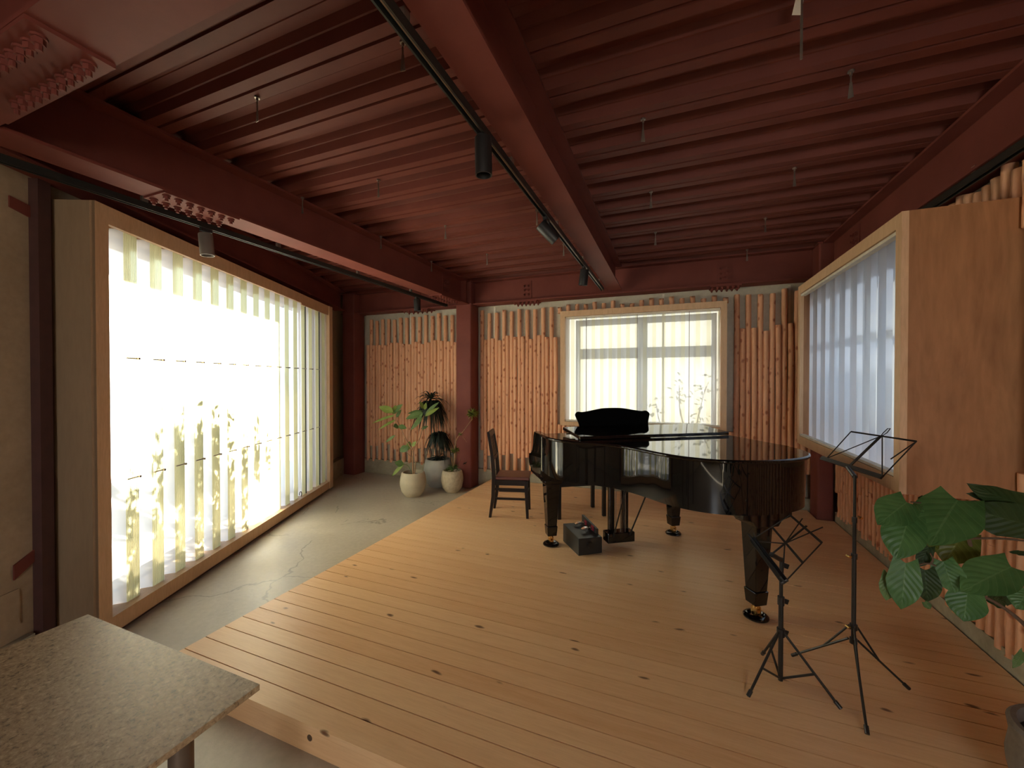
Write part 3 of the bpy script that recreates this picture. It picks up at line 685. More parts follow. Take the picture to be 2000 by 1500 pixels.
# lyre with rods
lx, lt = -.03, .14
ly_ = None
b = MB(); b.obox(pl(0, 0, 0), PA, PB, (0, 0, 1), (lx - .125, lt - .045, PZ + .05), (lx + .125, lt + .06, PZ + .135)); ly_ = b.build('pedal_box', 'piano_black', piano, bevel=.006)
for d_ in (-.065, .065):
    b = MB(); b.obox(pl(0, 0, 0), PA, PB, (0, 0, 1), (lx + d_ - .024, lt - .03, PZ + .135), (lx + d_ + .024, lt + .012, .775)); b.build('lyre_post', 'piano_black', piano, bevel=.004)
b = MB(); b.obox(pl(0, 0, 0), PA, PB, (0, 0, 1), (lx - .11, lt - .045, .735), (lx + .11, lt + .03, .775)); b.build('lyre_top', 'piano_black', piano)
for d_ in (-.022, 0, .022):
    b = MB(); b.cyl(pl(lx + d_ * 2, lt + .04, PZ + .10), pl(lx + d_ * 2, lt + .04, .775), .004, seg=6); b.build('trap_rod', 'zinc', piano)
    b = MB(); b.bar(pl(lx + d_ * 2, lt - .045, PZ + .075), pl(lx + d_ * 2, lt - .14, PZ + .065), .022, .009); b.build('pedal', 'brass', piano)
for d_ in (-.075, .075):
    b = MB(); b.cyl(pl(lx + d_, lt + .06, PZ + .11), pl(lx + d_ * 1.4, lt + .36, .775), .006, seg=6); b.build('stay_rod', 'satin_black', piano)
# legs with brass casters standing in black cups
def pleg(s, t, ztop, flare=False):
    c = pl(s, t, 0); L = MB()
    rot = [(PA + PB).normalized(), (PB - PA).normalized()] if False else [PA, PB]
    def sq(z, h): return [c + rot[0] * (h * i) + rot[1] * (h * j) + Vector((0, 0, z)) for i, j in ((-1, -1), (1, -1), (1, 1), (-1, 1))]
    for (za, ha), (zb_, hb) in (((PZ + .09, .040), (PZ + .175, .047)), ((PZ + .175, .041), (ztop - .03, .062)), ((ztop - .03, .074), (ztop, .078))):
        L.hexa(sq(za, ha) + sq(zb_, hb))
    o = L.build('leg', 'piano_black', piano, bevel=.004)
    if flare:
        f = MB(); f.prism_dir([c + PA * x + PB * -.085 + Vector((0, 0, z)) for x, z in ((-.17, ztop + .0), (-.17, ztop - .035), (-.10, ztop - .055), (-.075, ztop - .09), (.075, ztop - .09), (.10, ztop - .055), (.17, ztop - .035), (.17, ztop))], PB * .17); f.build('leg_bracket', 'piano_black', o, bevel=.004)
    b = MB(); b.cyl(c + Vector((0, 0, PZ + .062)), c + Vector((0, 0, PZ + .092)), .020, seg=14)
    for d_ in (-.014, .014): b.obox(c, PA, PB, (0, 0, 1), (d_ - .004, -.02, PZ + .018), (d_ + .004, .02, PZ + .07))
    b.build('caster_fork', 'brass', o)
    b = MB(); b.cyl(c + PA * -.009 + Vector((0, 0, PZ + .034)), c + PA * .009 + Vector((0, 0, PZ + .034)), .022, seg=16); b.build('caster_wheel', 'brass', o)
    b = MB(); b.lathe([(.058, PZ), (.070, PZ + .006), (.070, PZ + .014), (.060, PZ + .024), (.048, PZ + .026), (.042, PZ + .012), (.0, PZ + .012)], c, 28); b.build('caster_cup', 'piano_black', o)
pleg(-.600, 0, .70); pleg(.600, 0, .70); pleg(.303, 1.285, .790, True)

# ------------------------------------------------------------------ assist pedal box
q0 = Vector((-.705, 3.243, 0)); ex = Vector((.166, .129, 0)).normalized(); ey = Vector((-ex.y, ex.x, 0))
pb = thing('pedal_extender', 'small black pedal extender box with chrome pedals beside the piano leg', 'pedal box', q0 + ex * .1 + ey * .16 + Vector((0, 0, PZ)))
b = MB(); P_ = lambda x, y, z: q0 + ex * x + ey * y + Vector((0, 0, z))
b.hexa([P_(0, 0, PZ), P_(.215, 0, PZ), P_(.215, .32, PZ), P_(0, .32, PZ), P_(0, 0, PZ + .142), P_(.215, 0, PZ + .135), P_(.215, .32, PZ + .150), P_(0, .32, PZ + .158)])
b.build('body', 'pedal_black', pb, bevel=.003)
b = MB(); b.hexa([P_(.19, .06, PZ + .139), P_(.214, .06, PZ + .137), P_(.214, .33, PZ + .15), P_(.19, .33, PZ + .15), P_(.19, .06, PZ + .185), P_(.214, .06, PZ + .18), P_(.214, .33, PZ + .215), P_(.19, .33, PZ + .22)]); b.build('back_plate', 'pedal_black', pb, bevel=.002)
for yy in (.12, .25):
    f = MB(); f.obox(P_(0, 0, 0), ex, ey, (0, 0, 1), (.186, yy - .022, PZ + .150), (.1895, yy + .022, PZ + .192)); f.build('felt_slot', 'red_felt', pb)
    f = MB(); pts = [P_(.187, yy, PZ + .172), P_(.16, yy, PZ + .176), P_(.135, yy, PZ + .180), P_(.11, yy, PZ + .178), P_(.085, yy, PZ + .168)]
    for i_ in range(4):
        wa, wb = (.010, .011, .015, .019, .013)[i_:i_ + 2]
        f.hexa([pts[i_] - ey * wa - Vector((0, 0, .006)), pts[i_] + ey * wa - Vector((0, 0, .006)), pts[i_ + 1] + ey * wb - Vector((0, 0, .006)), pts[i_ + 1] - ey * wb - Vector((0, 0, .006)), pts[i_] - ey * wa + Vector((0, 0, .005)), pts[i_] + ey * wa + Vector((0, 0, .005)), pts[i_ + 1] + ey * wb + Vector((0, 0, .005)), pts[i_ + 1] - ey * wb + Vector((0, 0, .005))])
    pd_ = f.build('pedal', 'chrome', pb, bevel=.003)
    f = MB(); f.cyl(P_(.14, yy, PZ + .15), P_(.14, yy, PZ + .176), .008, seg=10); f.build('pedal_stem', 'chrome', pd_)
b = MB(); b.cyl(P_(.10, -.028, PZ + .085), P_(.10, 0, PZ + .085), .026, seg=16); b.build('height_knob', 'satin_black', pb)

# ------------------------------------------------------------------ bench and chair
bA = Vector((-1.081, 4.03, 0)); 
bench = thing('piano_bench', 'plain black piano bench behind the pedal extender', 'bench', bA + PA * .25 - PB * .16 + Vector((0, 0, PZ)))
def bp(x, y, z): return bA + PA * x - PB * y + Vector((0, 0, PZ + z))
BWd, BDp = .50, .30
for x in (0, BWd):
    for y in (0, BDp):
        b = MB(); b.obox(bp(x, y, 0), PA, -PB, (0, 0, 1), (-.018, -.018, 0), (.018, .018, .40)); b.build('leg', 'bench_black', bench, bevel=.002)
for y in (0, BDp): b = MB(); b.obox(bp(0, y, 0), PA, -PB, (0, 0, 1), (.018, -.012, .335), (BWd - .018, .012, .40)); b.build('apron', 'bench_black', bench)
for x in (0, BWd): b = MB(); b.obox(bp(x, 0, 0), PA, -PB, (0, 0, 1), (-.012, .018, .335), (.012, BDp - .018, .40)); b.build('apron', 'bench_black', bench)
b = MB(); b.obox(bp(0, 0, 0), PA, -PB, (0, 0, 1), (-.03, -.03, .40), (BWd + .03, BDp + .03, .425)); b.build('seat_board', 'bench_black', bench, bevel=.004)
b = MB(); b.obox(bp(0, 0, 0), PA, -PB, (0, 0, 1), (-.025, -.025, .4255), (BWd + .025, BDp + .025, .465)); b.build('cushion', 'leather', bench, bevel=.012)

c1, c2, c3, c4 = Vector((-1.756, 3.827, 0)), Vector((-1.403, 3.901, 0)), Vector((-1.82, 4.091, 0)), Vector((-1.472, 4.21, 0))
cx_ = ((c2 - c1) + (c4 - c3)).normalized(); cyv = Vector((-cx_.y, cx_.x, 0)); CW, CD = .36, .30
chair = thing('dining_chair', 'dark wooden chair with brown leather seat beside the piano keyboard end', 'chair', c1 + cx_ * .18 + cyv * .15 + Vector((0, 0, PZ)))
def cp(x, y, z): return c1 + cx_ * x + cyv * y + Vector((0, 0, PZ + z))
def taper(par, name, mat, p0, h0, p1, h1, bev=.002):
    f = MB(); A = lambda p, h: [p + cx_ * (h * i) + cyv * (h * j) for i, j in ((-1, -1), (1, -1), (1, 1), (-1, 1))]
    f.hexa(A(p0, h0) + A(p1, h1)); return f.build(name, mat, par, bevel=bev)
for y in (0, CD):
    taper(chair, 'front_leg', 'chair_wood', cp(CW + .015, y, 0), .013, cp(CW, y, .395), .019)
    # rear leg rising into the raked back post
    f = MB(); ps = [(-.02, 0, .013), (.012, .22, .017), (.02, .42, .019), (.005, .64, .017), (-.035, .885, .013)]
    for (xa, za, ha), (xb, zb_, hb) in zip(ps[:-1], ps[1:]):
        A = lambda p, h: [p + cx_ * (h * i) + cyv * (.016 * j) for i, j in ((-1, -1), (1, -1), (1, 1), (-1, 1))]
        f.hexa(A(cp(xa, y, za), ha) + A(cp(xb, y, zb_), hb))
    f.build('rear_post', 'chair_wood', chair)
for y in (0, CD):
    for z in (.20, .30): f = MB(); f.bar(cp(.03, y, z), cp(CW - .01, y, z), .016, .022); f.build('stretcher', 'chair_wood', chair)
    f = MB(); f.bar(cp(.035, y, .37), cp(CW - .018, y, .37), .02, .055); f.build('seat_rail', 'chair_wood', chair)
f = MB(); f.bar(cp(CW, .018, .37), cp(CW, CD - .018, .37), .02, .055); f.build('seat_rail', 'chair_wood', chair)
f = MB(); f.bar(cp(CW + .005, .015, .25), cp(CW + .005, CD - .015, .25), .016, .022); f.build('stretcher', 'chair_wood', chair)
f = MB(); f.obox(cp(0, 0, 0), cx_, cyv, (0, 0, 1), (.035, -.012, .398), (CW + .035, CD + .012, .432)); f.build('seat', 'leather', chair, bevel=.012)
f = MB(); f.hexa([cp(-.045, -.016, .845), cp(-.018, -.016, .845), cp(-.018, CD + .016, .845), cp(-.045, CD + .016, .845), cp(-.052, -.016, .90), cp(-.026, -.016, .90), cp(-.026, CD + .016, .90), cp(-.052, CD + .016, .90)]); f.build('top_rail', 'chair_wood', chair, bevel=.006)
f = MB(); f.bar(cp(.012, .016, .62), cp(.012, CD - .016, .62), .018, .04); f.build('cross_rail', 'chair_wood', chair)
for y in (.075, .15, .225): f = MB(); f.hexa([cp(.004, y - .025, .64), cp(.012, y - .025, .64), cp(.012, y + .025, .64), cp(.004, y + .025, .64), cp(-.034, y - .025, .846), cp(-.026, y - .025, .846), cp(-.026, y + .025, .846), cp(-.034, y + .025, .846)]); f.build('back_slat', 'chair_wood', chair)

# ------------------------------------------------------------------ folding music stands
def rod(par, name, p0, p1, r=.004, mat='stand_metal', seg=6): f = MB(); f.cyl(p0, p1, r, seg=seg); return f.build(name, mat, par)
def flat(par, name, p0, p1, w, t, up, mat='stand_metal'): f = MB(); f.bar(p0, p1, w, t, up); return f.build(name, mat, par)
V = Vector
# short stand
s1 = V((.49, 2.24, PZ)); st = thing('music_stand', 'short black folding music stand with crosshatched lattice desk', 'music stand', s1)
rod(st, 'lower_pole', s1 + V((0, 0, .012)), s1 + V((0, 0, .40)), .0105, seg=12); rod(st, 'upper_pole', s1 + V((0, 0, .40)), s1 + V((0, 0, .60)), .008, seg=12)
f = MB(); f.cyl(s1 + V((0, 0, .375)), s1 + V((0, 0, .415)), .0145, seg=12); f.build('collar', 'satin_black', st)
f = MB(); f.cyl(s1 + V((0, 0, .225)), s1 + V((0, 0, .262)), .017, seg=12); f.build('collar', 'satin_black', st)
for zz in (.395, .565, .245):
    f = MB(); f.bar(s1 + RT * .012 + V((0, 0, zz)), s1 + RT * .034 + V((0, 0, zz - .008)), .006, .022); f.build('wing_screw', 'satin_black', st)
feet = [onz(1461, 1364, PZ), onz(1642, 1388, PZ), s1 + (s1 * 2 - onz(1461, 1364, PZ) - onz(1642, 1388, PZ)) * 0.95]
feet[2] = onz(1489, 1281, PZ)
for ft in feet:
    top = s1 + (ft - s1) * .06 + V((0, 0, .245)); lg = rod(st, 'leg', top, ft + V((0, 0, .008)), .0058, seg=8)
    f = MB(); dd = (ft + V((0, 0, .008)) - top).normalized(); f.cyl(ft + V((0, 0, .008)) - dd * .03, ft + V((0, 0, .010)), .009, seg=10); f.build('rubber_foot', 'satin_black', lg)
    mid = top + (ft - top) * .55; rod(st, 'brace', mid, s1 + V((0, 0, .02)), .0052, seg=8)
T1, T2 = onz(1470, 1053, .74), onz(1533, 1137, .74); U1, U2 = onz(1543, 1006, .885), onz(1605, 1060, .885)
U1 = U1 + (T1 - T2).normalized() * 0.0
nrm = (T2 - T1).cross(U1 - T1).normalized()
def D(u_, v_): return (T1 * (1 - u_) + T2 * u_) * (1 - v_) + (U1 * (1 - u_) + U2 * u_) * v_
f = MB(); f.bar(D(0, 0), D(1, 0), .032, .012, nrm); tr = f.build('tray', 'stand_metal', st, bevel=.003)
f = MB(); f.bar(D(0, 0) + nrm * (.012 if nrm.z > 0 else -.012), D(1, 0) + nrm * (.012 if nrm.z > 0 else -.012), .006, .03, nrm); f.build('tray_lip', 'stand_metal', tr)
for (a_, b_, w_) in (((0, 1), (1, 1), .010), ((.02, .52), (1.0, .48), .010), ((.0, .02), (0, 1), .005), ((1, .02), (1, 1), .005), ((.5, -.02), (.5, 1.06), .012), ((.5, .48), (.28, 1.12), .005), ((.5, .48), (.78, 1.25), .005), ((.5, .48), (.06, .0), .005), ((.5, .48), (.94, .0), .005)):
    flat(st, 'lattice_bar', D(*a_), D(*b_), w_, .003, nrm)
jn = D(.5, .12); rod(st, 'tilt_joint', s1 + V((0, 0, .59)), jn, .011, 'satin_black', 10)
rod(st, 'page_wire', D(.02, .03), D(-.22, -.02), .002); rod(st, 'page_wire', D(.02, .03), D(-.12, .12), .002)
# tall stand
s2 = V((.792, 2.307, PZ)); st2 = thing('music_stand', 'tall slim black music stand with open wire desk before the boxed window', 'music stand', s2)
rod(st2, 'lower_pole', s2 + V((0, 0, .23)), s2 + V((0, 0, .64)), .0090, seg=12); rod(st2, 'middle_pole', s2 + V((0, 0, .62)), s2 + V((0, 0, .81)), .0075, seg=12); rod(st2, 'upper_pole', s2 + V((0, 0, .80)), s2 + V((0, 0, 1.005)), .006, seg=12)
for zz, rr in ((.30, .015), (.235, .015), (.63, .012), (.80, .010)):
    f = MB(); f.cyl(s2 + V((0, 0, zz - .012)), s2 + V((0, 0, zz + .012)), rr, seg=12); f.build('collar', 'satin_black', st2)
for zz, sg in ((.63, -1), (.81, 1), (.30, -1)):
    f = MB(); f.cyl(s2 + RT * (.010 * sg) + V((0, 0, zz)), s2 + RT * (.026 * sg) + V((0, 0, zz)), .003, seg=6); f.cyl(s2 + RT * (.026 * sg) - FW * .010 + V((0, 0, zz)), s2 + RT * (.026 * sg) + FW * .010 + V((0, 0, zz)), .006, seg=8); f.build('thumb_screw', 'brass', st2)
for (px, py) in ((1547, 1282), (1775, 1347), (1694, 1437)):
    ft = onz(px, py, PZ); dr = (ft - s2).normalized(); top = s2 + dr * .02 + V((0, 0, .235)); end = ft + V((0, 0, .006)); kn = top + (end - top) * .42 
    lg = rod(st2, 'leg', top, end, .0052, seg=8)
    f = MB(); dd = (end - top).normalized(); f.cyl(end - dd * .03, end, .0085, seg=10); f.build('rubber_foot', 'satin_black', lg)
    rod(st2, 'brace', s2 + dr * .016 + V((0, 0, .30)), kn, .0046, seg=8)
zt_ = 1.145; T1, T2 = onz(1613, 897, zt_), onz(1723, 932, zt_); U1, U2 = onz(1662, 843, zt_ + .15), onz(1790, 862, zt_ + .15)
nrm = (T2 - T1).cross(U1 - T1).normalized()
flat(st2, 'tray', D(-.10, 0), D(1, 0), .020, .008, nrm)
flat(st2, 'spine_bar', D(.46, -.05), D(.50, 1.0), .016, .004, nrm)
flat(st2, 'top_bar', D(0, 1), D(1, 1), .007, .004, nrm)
for a_, b_ in (((0, 0), (0, 1)), ((1, 0), (1, 1)), ((0, .03), (.5, 1)), ((1, 0), (.52, 1)), ((.90, .45), (1, 1))):
    rod(st2, 'wire_arm', D(*a_), D(*b_), .0026)
pts = [D(.50, 1.0), D(.49, 1.10), D(.495, 1.24), D(.53, 1.25), D(.54, 1.12), D(.51, 1.0)]
f = MB(); f.tube(pts, .002, 6); f.build('page_clip', 'stand_metal', st2)
rod(st2, 'tilt_joint', s2 + V((0, 0, 1.0)), D(.46, -.03), .010, 'satin_black', 10)

# ------------------------------------------------------------------ speckled table in the corner
tb = thing('side_table', 'speckled straw board table at the lower left corner', 'table', (-1.55, .30, 0))
b = MB(); b.box(-2.01, -1.09, -.15, .785, .683, .70); b.build('tabletop', 'straw_board', tb, bevel=.001)
b = MB(); b.box(-1.93, -1.17, -.07, .705, .655, .682); b.build('underframe', 'dark_strip', tb)
tp = onz(367, 1440, .66)
for x, y in ((-1.225, .66), (-1.88, .66), (-1.225, -.02), (-1.88, -.02)):
    b = MB(); b.cyl((x, y, 0), (x, y, .656), .028, seg=20); b.build('leg', 'steel_leg', tb)

# ------------------------------------------------------------------ lamps and tracks
def track(label, x, y0, y1, z):
    t = thing('lighting_track', label, 'track', (x, (y0 + y1) / 2, z))
    for dx in (-.0145, .0145):
        b = MB(); b.box(x + dx - .0035, x + dx + .0035, y0, y1, z, z + .032); b.build('side_rail', 'track_black', t)
    b = MB(); b.box(x - .018, x + .018, y0, y1, z + .0322, z + .038); b.build('top_rail', 'track_black', t)
    b = MB(); b.box(x - .003, x + .003, y0, y1, z + .012, z + .0318); b.build('conductor', 'zinc', t)
    for yy in [y0 + .35 + .9 * q for q in range(int((y1 - y0) / .9) + 1)]:
        if yy < y1: b = MB(); b.box(x - .012, x + .012, yy - .015, yy + .015, z + .0385, z + .075); b.build('clip', 'zinc', t)
    return t
track('black lighting track along the middle ceiling beam', -.785, -2.0, 4.95, 2.655)
track('black lighting track along the beam by the big window', -3.01, 0.2, 5.0, 2.62)
track('black lighting track along the beam over the boxed window', 1.475, -2.0, 4.6, 2.615)
def spot(label, top, d, L=.135, r=.036, arm=.05, mat='lamp_black', bulb=True):
    top = V(top); d = V(d).normalized(); t = thing('spotlight', label, 'spotlight', top)
    b = MB(); b.box(top.x - .013, top.x + .013, top.y - .035, top.y + .035, top.z - .022, top.z - .0005); b.build('adapter', 'lamp_black', t)
    j = top + V((0, 0, -.022 - arm)); b = MB(); b.cyl(top + V((0, 0, -.022)), j, .006, seg=8); b.build('arm', 'lamp_black', t)
    c0 = j - d * (L * .38); c1 = j + d * (L * .62)
    b = MB(); x = d.orthogonal().normalized(); y = d.cross(x); seg = 28; b.smooth = True
    for (p, rr) in ((c0, r * .94), (c0 + d * .004, r), (c1, r), (c1, r * .88), (c1 - d * L * .25, r * .82)):
        for k_ in range(seg): a = 2 * pi * k_ / seg; b.v.append(p + x * (rr * cos(a)) + y * (rr * sin(a)))
    for i_ in range(4):
        for k_ in range(seg): k2 = (k_ + 1) % seg; b._f(i_ * seg + k_, i_ * seg + k2, (i_ + 1) * seg + k2, (i_ + 1) * seg + k_)
    b.smooth = False; b._f(*reversed(range(seg))); b._f(*[4 * seg + k_ for k_ in range(seg)]); sh = b.build('housing', mat, t)
    if bulb:
        b = MB(); b.smooth = True; pr_ = [(.78 * r * cos(radians(e)), .5 * r * sin(radians(e))) for e in (0, 25, 50, 70, 85)]; seg = 20; base = c1 - d * L * .24
        for rr, h in pr_:
            for k_ in range(seg): a = 2 * pi * k_ / seg; b.v.append(base + d * h + x * (rr * cos(a)) + y * (rr * sin(a)))
        for i_ in range(4):
            for k_ in range(seg): k2 = (k_ + 1) % seg; b._f(i_ * seg + k_, i_ * seg + k2, (i_ + 1) * seg + k2, (i_ + 1) * seg + k_)
        b.smooth = False; b._f(*[4 * seg + k_ for k_ in range(seg)]); b.build('bulb', 'bulb_white', sh)
    return t
spot('large black spotlight hanging straight down from the middle track', (-.785, 1.62, 2.655), (0, .04, -1), .165, .038, .045)
spot('tilted black spotlight halfway along the middle track', (-.785, 2.585, 2.655), (.58, .35, -.62), .15, .040, .06)
spot('black spotlight at the far end of the middle track', (-.785, 3.83, 2.655), (-.12, .1, -.9), .15, .042, .06)
spot('grey spotlight on the track before the big glowing window', (-3.01, 1.80, 2.62), (.06, .05, -1), .15, .042, .07, 'lamp_grey', False)
spot('small dark spotlight on the window track near the red column', (-3.01, 4.28, 2.62), (.06, 0, -1), .15, .042, .06)

# perforated hanger straps left in the deck
hs = MB(); hs.cyl((0, 0, 0), (0, 0, -.008), .013, seg=8); hs.cyl((0, 0, -.008), (0, 0, -.022), .006, seg=8)
hs.hexa([(-.003, -.003, -.12), (.003, -.003, -.12), (.003, .003, -.12), (-.003, .003, -.12), (-.003, -.003, -.022), (.003, -.003, -.022), (.003, .003, -.022), (-.003, .003, -.022)])
hs.hexa([(-.011, -.001, -.125), (.011, -.001, -.125), (.011, .001, -.125), (-.011, .001, -.125), (-.005, -.001, -.055), (.005, -.001, -.055), (.005, .001, -.055), (-.005, .001, -.055)])
strap_me = hs.mesh('hanger_strap', 'zinc', recalc=True)
HC = {-1.95: 'midway between window beam and middle beam', -1.06: 'next to the middle track', -.15: 'just past the middle beam', .765: 'halfway to the log side wall'}
HR = {1.41: 'row nearest camera', 2.31: 'second row from camera', 3.22: 'third row from camera', 4.12: 'fourth row from camera', 5.04: 'row against back beam'}
for X in (-1.95, -1.06, -.15, .765):
    for Y in (1.41, 2.31, 3.22, 4.12, 5.04):
        if (X, Y) in ((-.15, 1.41), (.765, 1.41), (-1.06, 2.31), (-.15, 5.04), (-1.06, 5.04), (-1.95, 5.04)): continue
        o = bpy.data.objects.new('hanger_strap', strap_me); col.objects.link(o); o.location = (X, Y, 3.0); o.rotation_euler = (0, 0, R.uniform(-.5, .5))
        tag(o, 'perforated hanger strap %s, %s' % (HC[X], HR[Y]), 'strap', 'hanger straps under the ceiling deck')
for Y in (2.31, 3.22, 4.12):
    o = bpy.data.objects.new('hanger_strap', strap_me); col.objects.link(o); o.location = (-2.69, Y, 3.0)
    tag(o, 'perforated hanger strap against the window side beam, %s' % HR[Y], 'strap', 'hanger straps under the ceiling deck')
hp = onz(1566, -25, 3.0)
hg = thing('ceiling_hanger', 'large pale bracket with long rod hanging near the top edge', 'hanger', hp)
b = MB(); b.cyl(hp, hp + V((0, 0, -.26)), .0045, seg=8); b.build('rod', 'zinc', hg)
b = MB(); q_ = RT * .012; b.hexa([hp - RT * .012 - FW * .001, hp + RT * .012 - FW * .001, hp + RT * .012 + FW * .001, hp - RT * .012 + FW * .001] + [hp - RT * .035 + V((0, 0, -.10)) - FW * .001, hp + RT * .0 + V((0, 0, -.10)) - FW * .001, hp + RT * .0 + V((0, 0, -.10)) + FW * .001, hp - RT * .035 + V((0, 0, -.10)) + FW * .001]); b.build('strap', 'white_trim', hg)

# ------------------------------------------------------------------ potted plants
def pot(name, label, c, r, h, mat, group='potted plants by the red column', mouth=.82, foot=.62):
    t = thing(name, label, 'potted plant', c, group)
    pr = [(r * foot * .9, 0), (r * foot, .008), (r * .88, h * .22), (r * .985, h * .48), (r, h * .6), (r * .95, h * .82), (r * (mouth + .06), h * .965), (r * mouth, h), (r * (mouth - .08), h), (r * (mouth - .09), h * .9), (r * (mouth - .1), h * .84)]
    b = MB(); b.lathe(pr, c, 36); p_ = b.build('pot', mat, t)
    b = MB(); b.lathe([(r * (mouth - .1), h * .80), (r * (mouth - .1), h * .85), (.0001, h * .87)], c, 24); b.build('soil', 'soil', t); return t
def leaf(par, base, tip, width, mat, face=None, sag=.12, cup=.10, shape='oval', nu=8, nv=6, name='leaf', wave=.0):
    base, tip = V(base), V(tip); d = tip - base; L = d.length; d.normalize()
    face = V(face) if face is not None else (CAM - base).normalized()
    x = d.cross(face).normalized(); nz = x.cross(d).normalized()
    if nz.dot(face) < 0: nz = -nz
    def wd(u_):
        if shape == 'heart': return (.62 + 1.05 * u_ - .2 * u_ * u_ if u_ < .38 else 1.0) * (1 - max(0, (u_ - .38) / .62) ** 2.2)
        if shape == 'strap': return min(1, .5 + 3 * u_) * (1 - max(0, (u_ - .35) / .65) ** 1.5)
        return max(.02, sin(pi * min(1, u_ ** .82)) ** .8)
    def fn(u_, v_):
        k_ = (v_ - .5) * 2; ww = wd(u_) * width / 2
        back = -.16 * L * abs(k_) ** 1.3 * max(0, 1 - u_ / .38) if shape == 'heart' else 0
        rip = wave * sin(u_ * 22 + k_ * 2) * abs(k_)
        return base + d * (L * u_ + back) + x * (k_ * ww) + nz * (-sag * L * (u_ - .15) ** 2 + cup * abs(k_) * ww + rip)
    b = MB(); b.grid(fn, nu, nv); return b.build(name, mat, par, recalc=False)

# rubber plant, pale pot in front
pA = V((-3.249, 4.52, 0)); tA = pot('potted_rubber_plant', 'broad leaved rubber plant in round cream pot nearest the stage', pA, .175, .325, 'pot_beige')
dA = depth(pA); Q = lambda x, y, dd=0: atd(x, y, dA + dd)
def stem(par, pts, r0, r1, mat='bark', name='stem'): f = MB(); f.tube(spline(pts, 4), r0, 7, r1); return f.build(name, mat, par)
root = pA + V((0, 0, .28))
stem(tA, [root, Q(806, 895), Q(807, 878)], .012, .010); stem(tA, [Q(807, 880), Q(795, 862, .03), Q(785, 842, .05), Q(776, 822, .05)], .008, .005)
stem(tA, [Q(807, 880), Q(814, 866, -.03), Q(822, 850, -.05), Q(828, 812, -.06)], .008, .005); stem(tA, [root + V((.02, 0, 0)), Q(812, 900)], .008, .006)
stem(tA, [Q(806, 895), Q(795, 885), Q(786, 878)], .005, .003)
for (bx, by, tx, ty, w_, mt, dd) in (
    (768, 805, 740, 793, .075, 'leaf_light', .0), (769, 806, 785, 789, .07, 'leaf_mid', .05), (768, 809, 773, 792, .06, 'leaf_light', .08), (772, 811, 725, 824, .04, 'leaf_light', -.06), (773, 820, 737, 838, .035, 'leaf_light', -.03), (774, 815, 783, 800, .05, 'leaf_mid', .1),
    (778, 832, 794, 836, .05, 'leaf_mid', -.05), (778, 832, 769, 833, .06, 'leaf_mid', .05), (792, 866, 752, 864, .0, None, 0),
    (826, 806, 792, 817, .07, 'leaf_mid', -.05), (826, 808, 806, 832, .06, 'leaf_mid', -.1), (826, 803, 796, 806, .05, 'leaf_mid', .05), (827, 798, 820, 784, .06, 'leaf_light', 0), (829, 800, 832, 787, .035, 'leaf_light', .0), (830, 810, 856, 784, .045, 'leaf_mid', .0), (830, 813, 857, 795, .04, 'leaf_light', -.08), (826, 815, 800, 840, .05, 'leaf_mid', .0), (822, 838, 836, 832, .03, 'leaf_mid', .0),
    (797, 872, 780, 882, .07, 'leaf_mid', 0), (800, 862, 797, 880, .05, 'leaf_light', .05), (805, 872, 812, 862, .04, 'leaf_light', .0), (788, 907, 771, 903, .065, 'leaf_mid', -.03), (790, 905, 763, 930, .045, 'leaf_light', .02), (772, 850, 752, 864, .03, 'leaf_mid', .0)):
    if mt: leaf(tA, Q(bx, by, dd), Q(tx, ty, dd + R.uniform(-.08, .02)), w_ * 1.4, mt, face=(CAM - pA).normalized() + V((R.uniform(-.4, .4), R.uniform(-.4, .4), R.uniform(0, .9))))
stem(tA, [root, Q(797, 910), Q(788, 907)], .004, .003, 'leaf_mid')

# dracaena in grey pot
pB = V((-3.205, 5.075, 0)); tB = pot('potted_dracaena', 'drooping dark leaved dracaena in tall grey pot behind', pB, .21, .405, 'pot_grey')
dB = depth(pB)
def head(par, c, n, L, w, mat, droop, up=.6, rx=1.0):
    for q in range(n):
        a = 2 * pi * (q * .618) ; el = R.uniform(-.2, 1.2) ** 1 * up
        d_ = V((cos(a) * rx, sin(a) * rx, el)); d_.normalize(); l_ = L * R.uniform(.7, 1.1)
        def fn(u_, v_, d_=d_, l_=l_, a=a):
            side = V((-sin(a), cos(a), 0)); ww = w * min(1, .45 + 3 * u_) * (1 - max(0, (u_ - .3) / .7) ** 1.4)
            p_ = c + d_ * (l_ * u_ * (1 - .25 * u_)) + V((0, 0, -droop * l_ * u_ ** 2)) + side * ((v_ - .5) * ww) + V((0, 0, abs(v_ - .5) * ww * .5))
            if p_.y > 5.30: p_.y = 5.30 + .03 * math.tanh((p_.y - 5.30) * 4)          # leaves press against the logs, not into them
            if p_.y > 5.05: p_.x = min(p_.x, -2.965)
            p_.z = max(p_.z, .30); return p_
        b = MB(); b.grid(fn, 6, 2); b.build('leaf', mat, par, recalc=False)
h1 = atd(842, 790, dB); h2 = atd(857, 850, dB)
stem(tB, [pB + V((-.02, 0, .34)), atd(850, 860, dB), h1], .014, .011, 'bark_dark', 'trunk'); stem(tB, [pB + V((.03, .02, .34)), h2], .013, .010, 'bark_dark', 'trunk')
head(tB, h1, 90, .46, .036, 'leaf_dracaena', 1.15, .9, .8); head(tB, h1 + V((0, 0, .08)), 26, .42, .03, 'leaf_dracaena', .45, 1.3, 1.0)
head(tB, h2, 80, .38, .034, 'leaf_dracaena', 1.1, .9, .8); head(tB, pB + V((0, 0, .40)), 40, .26, .03, 'leaf_dracaena', .5, .9, .8)

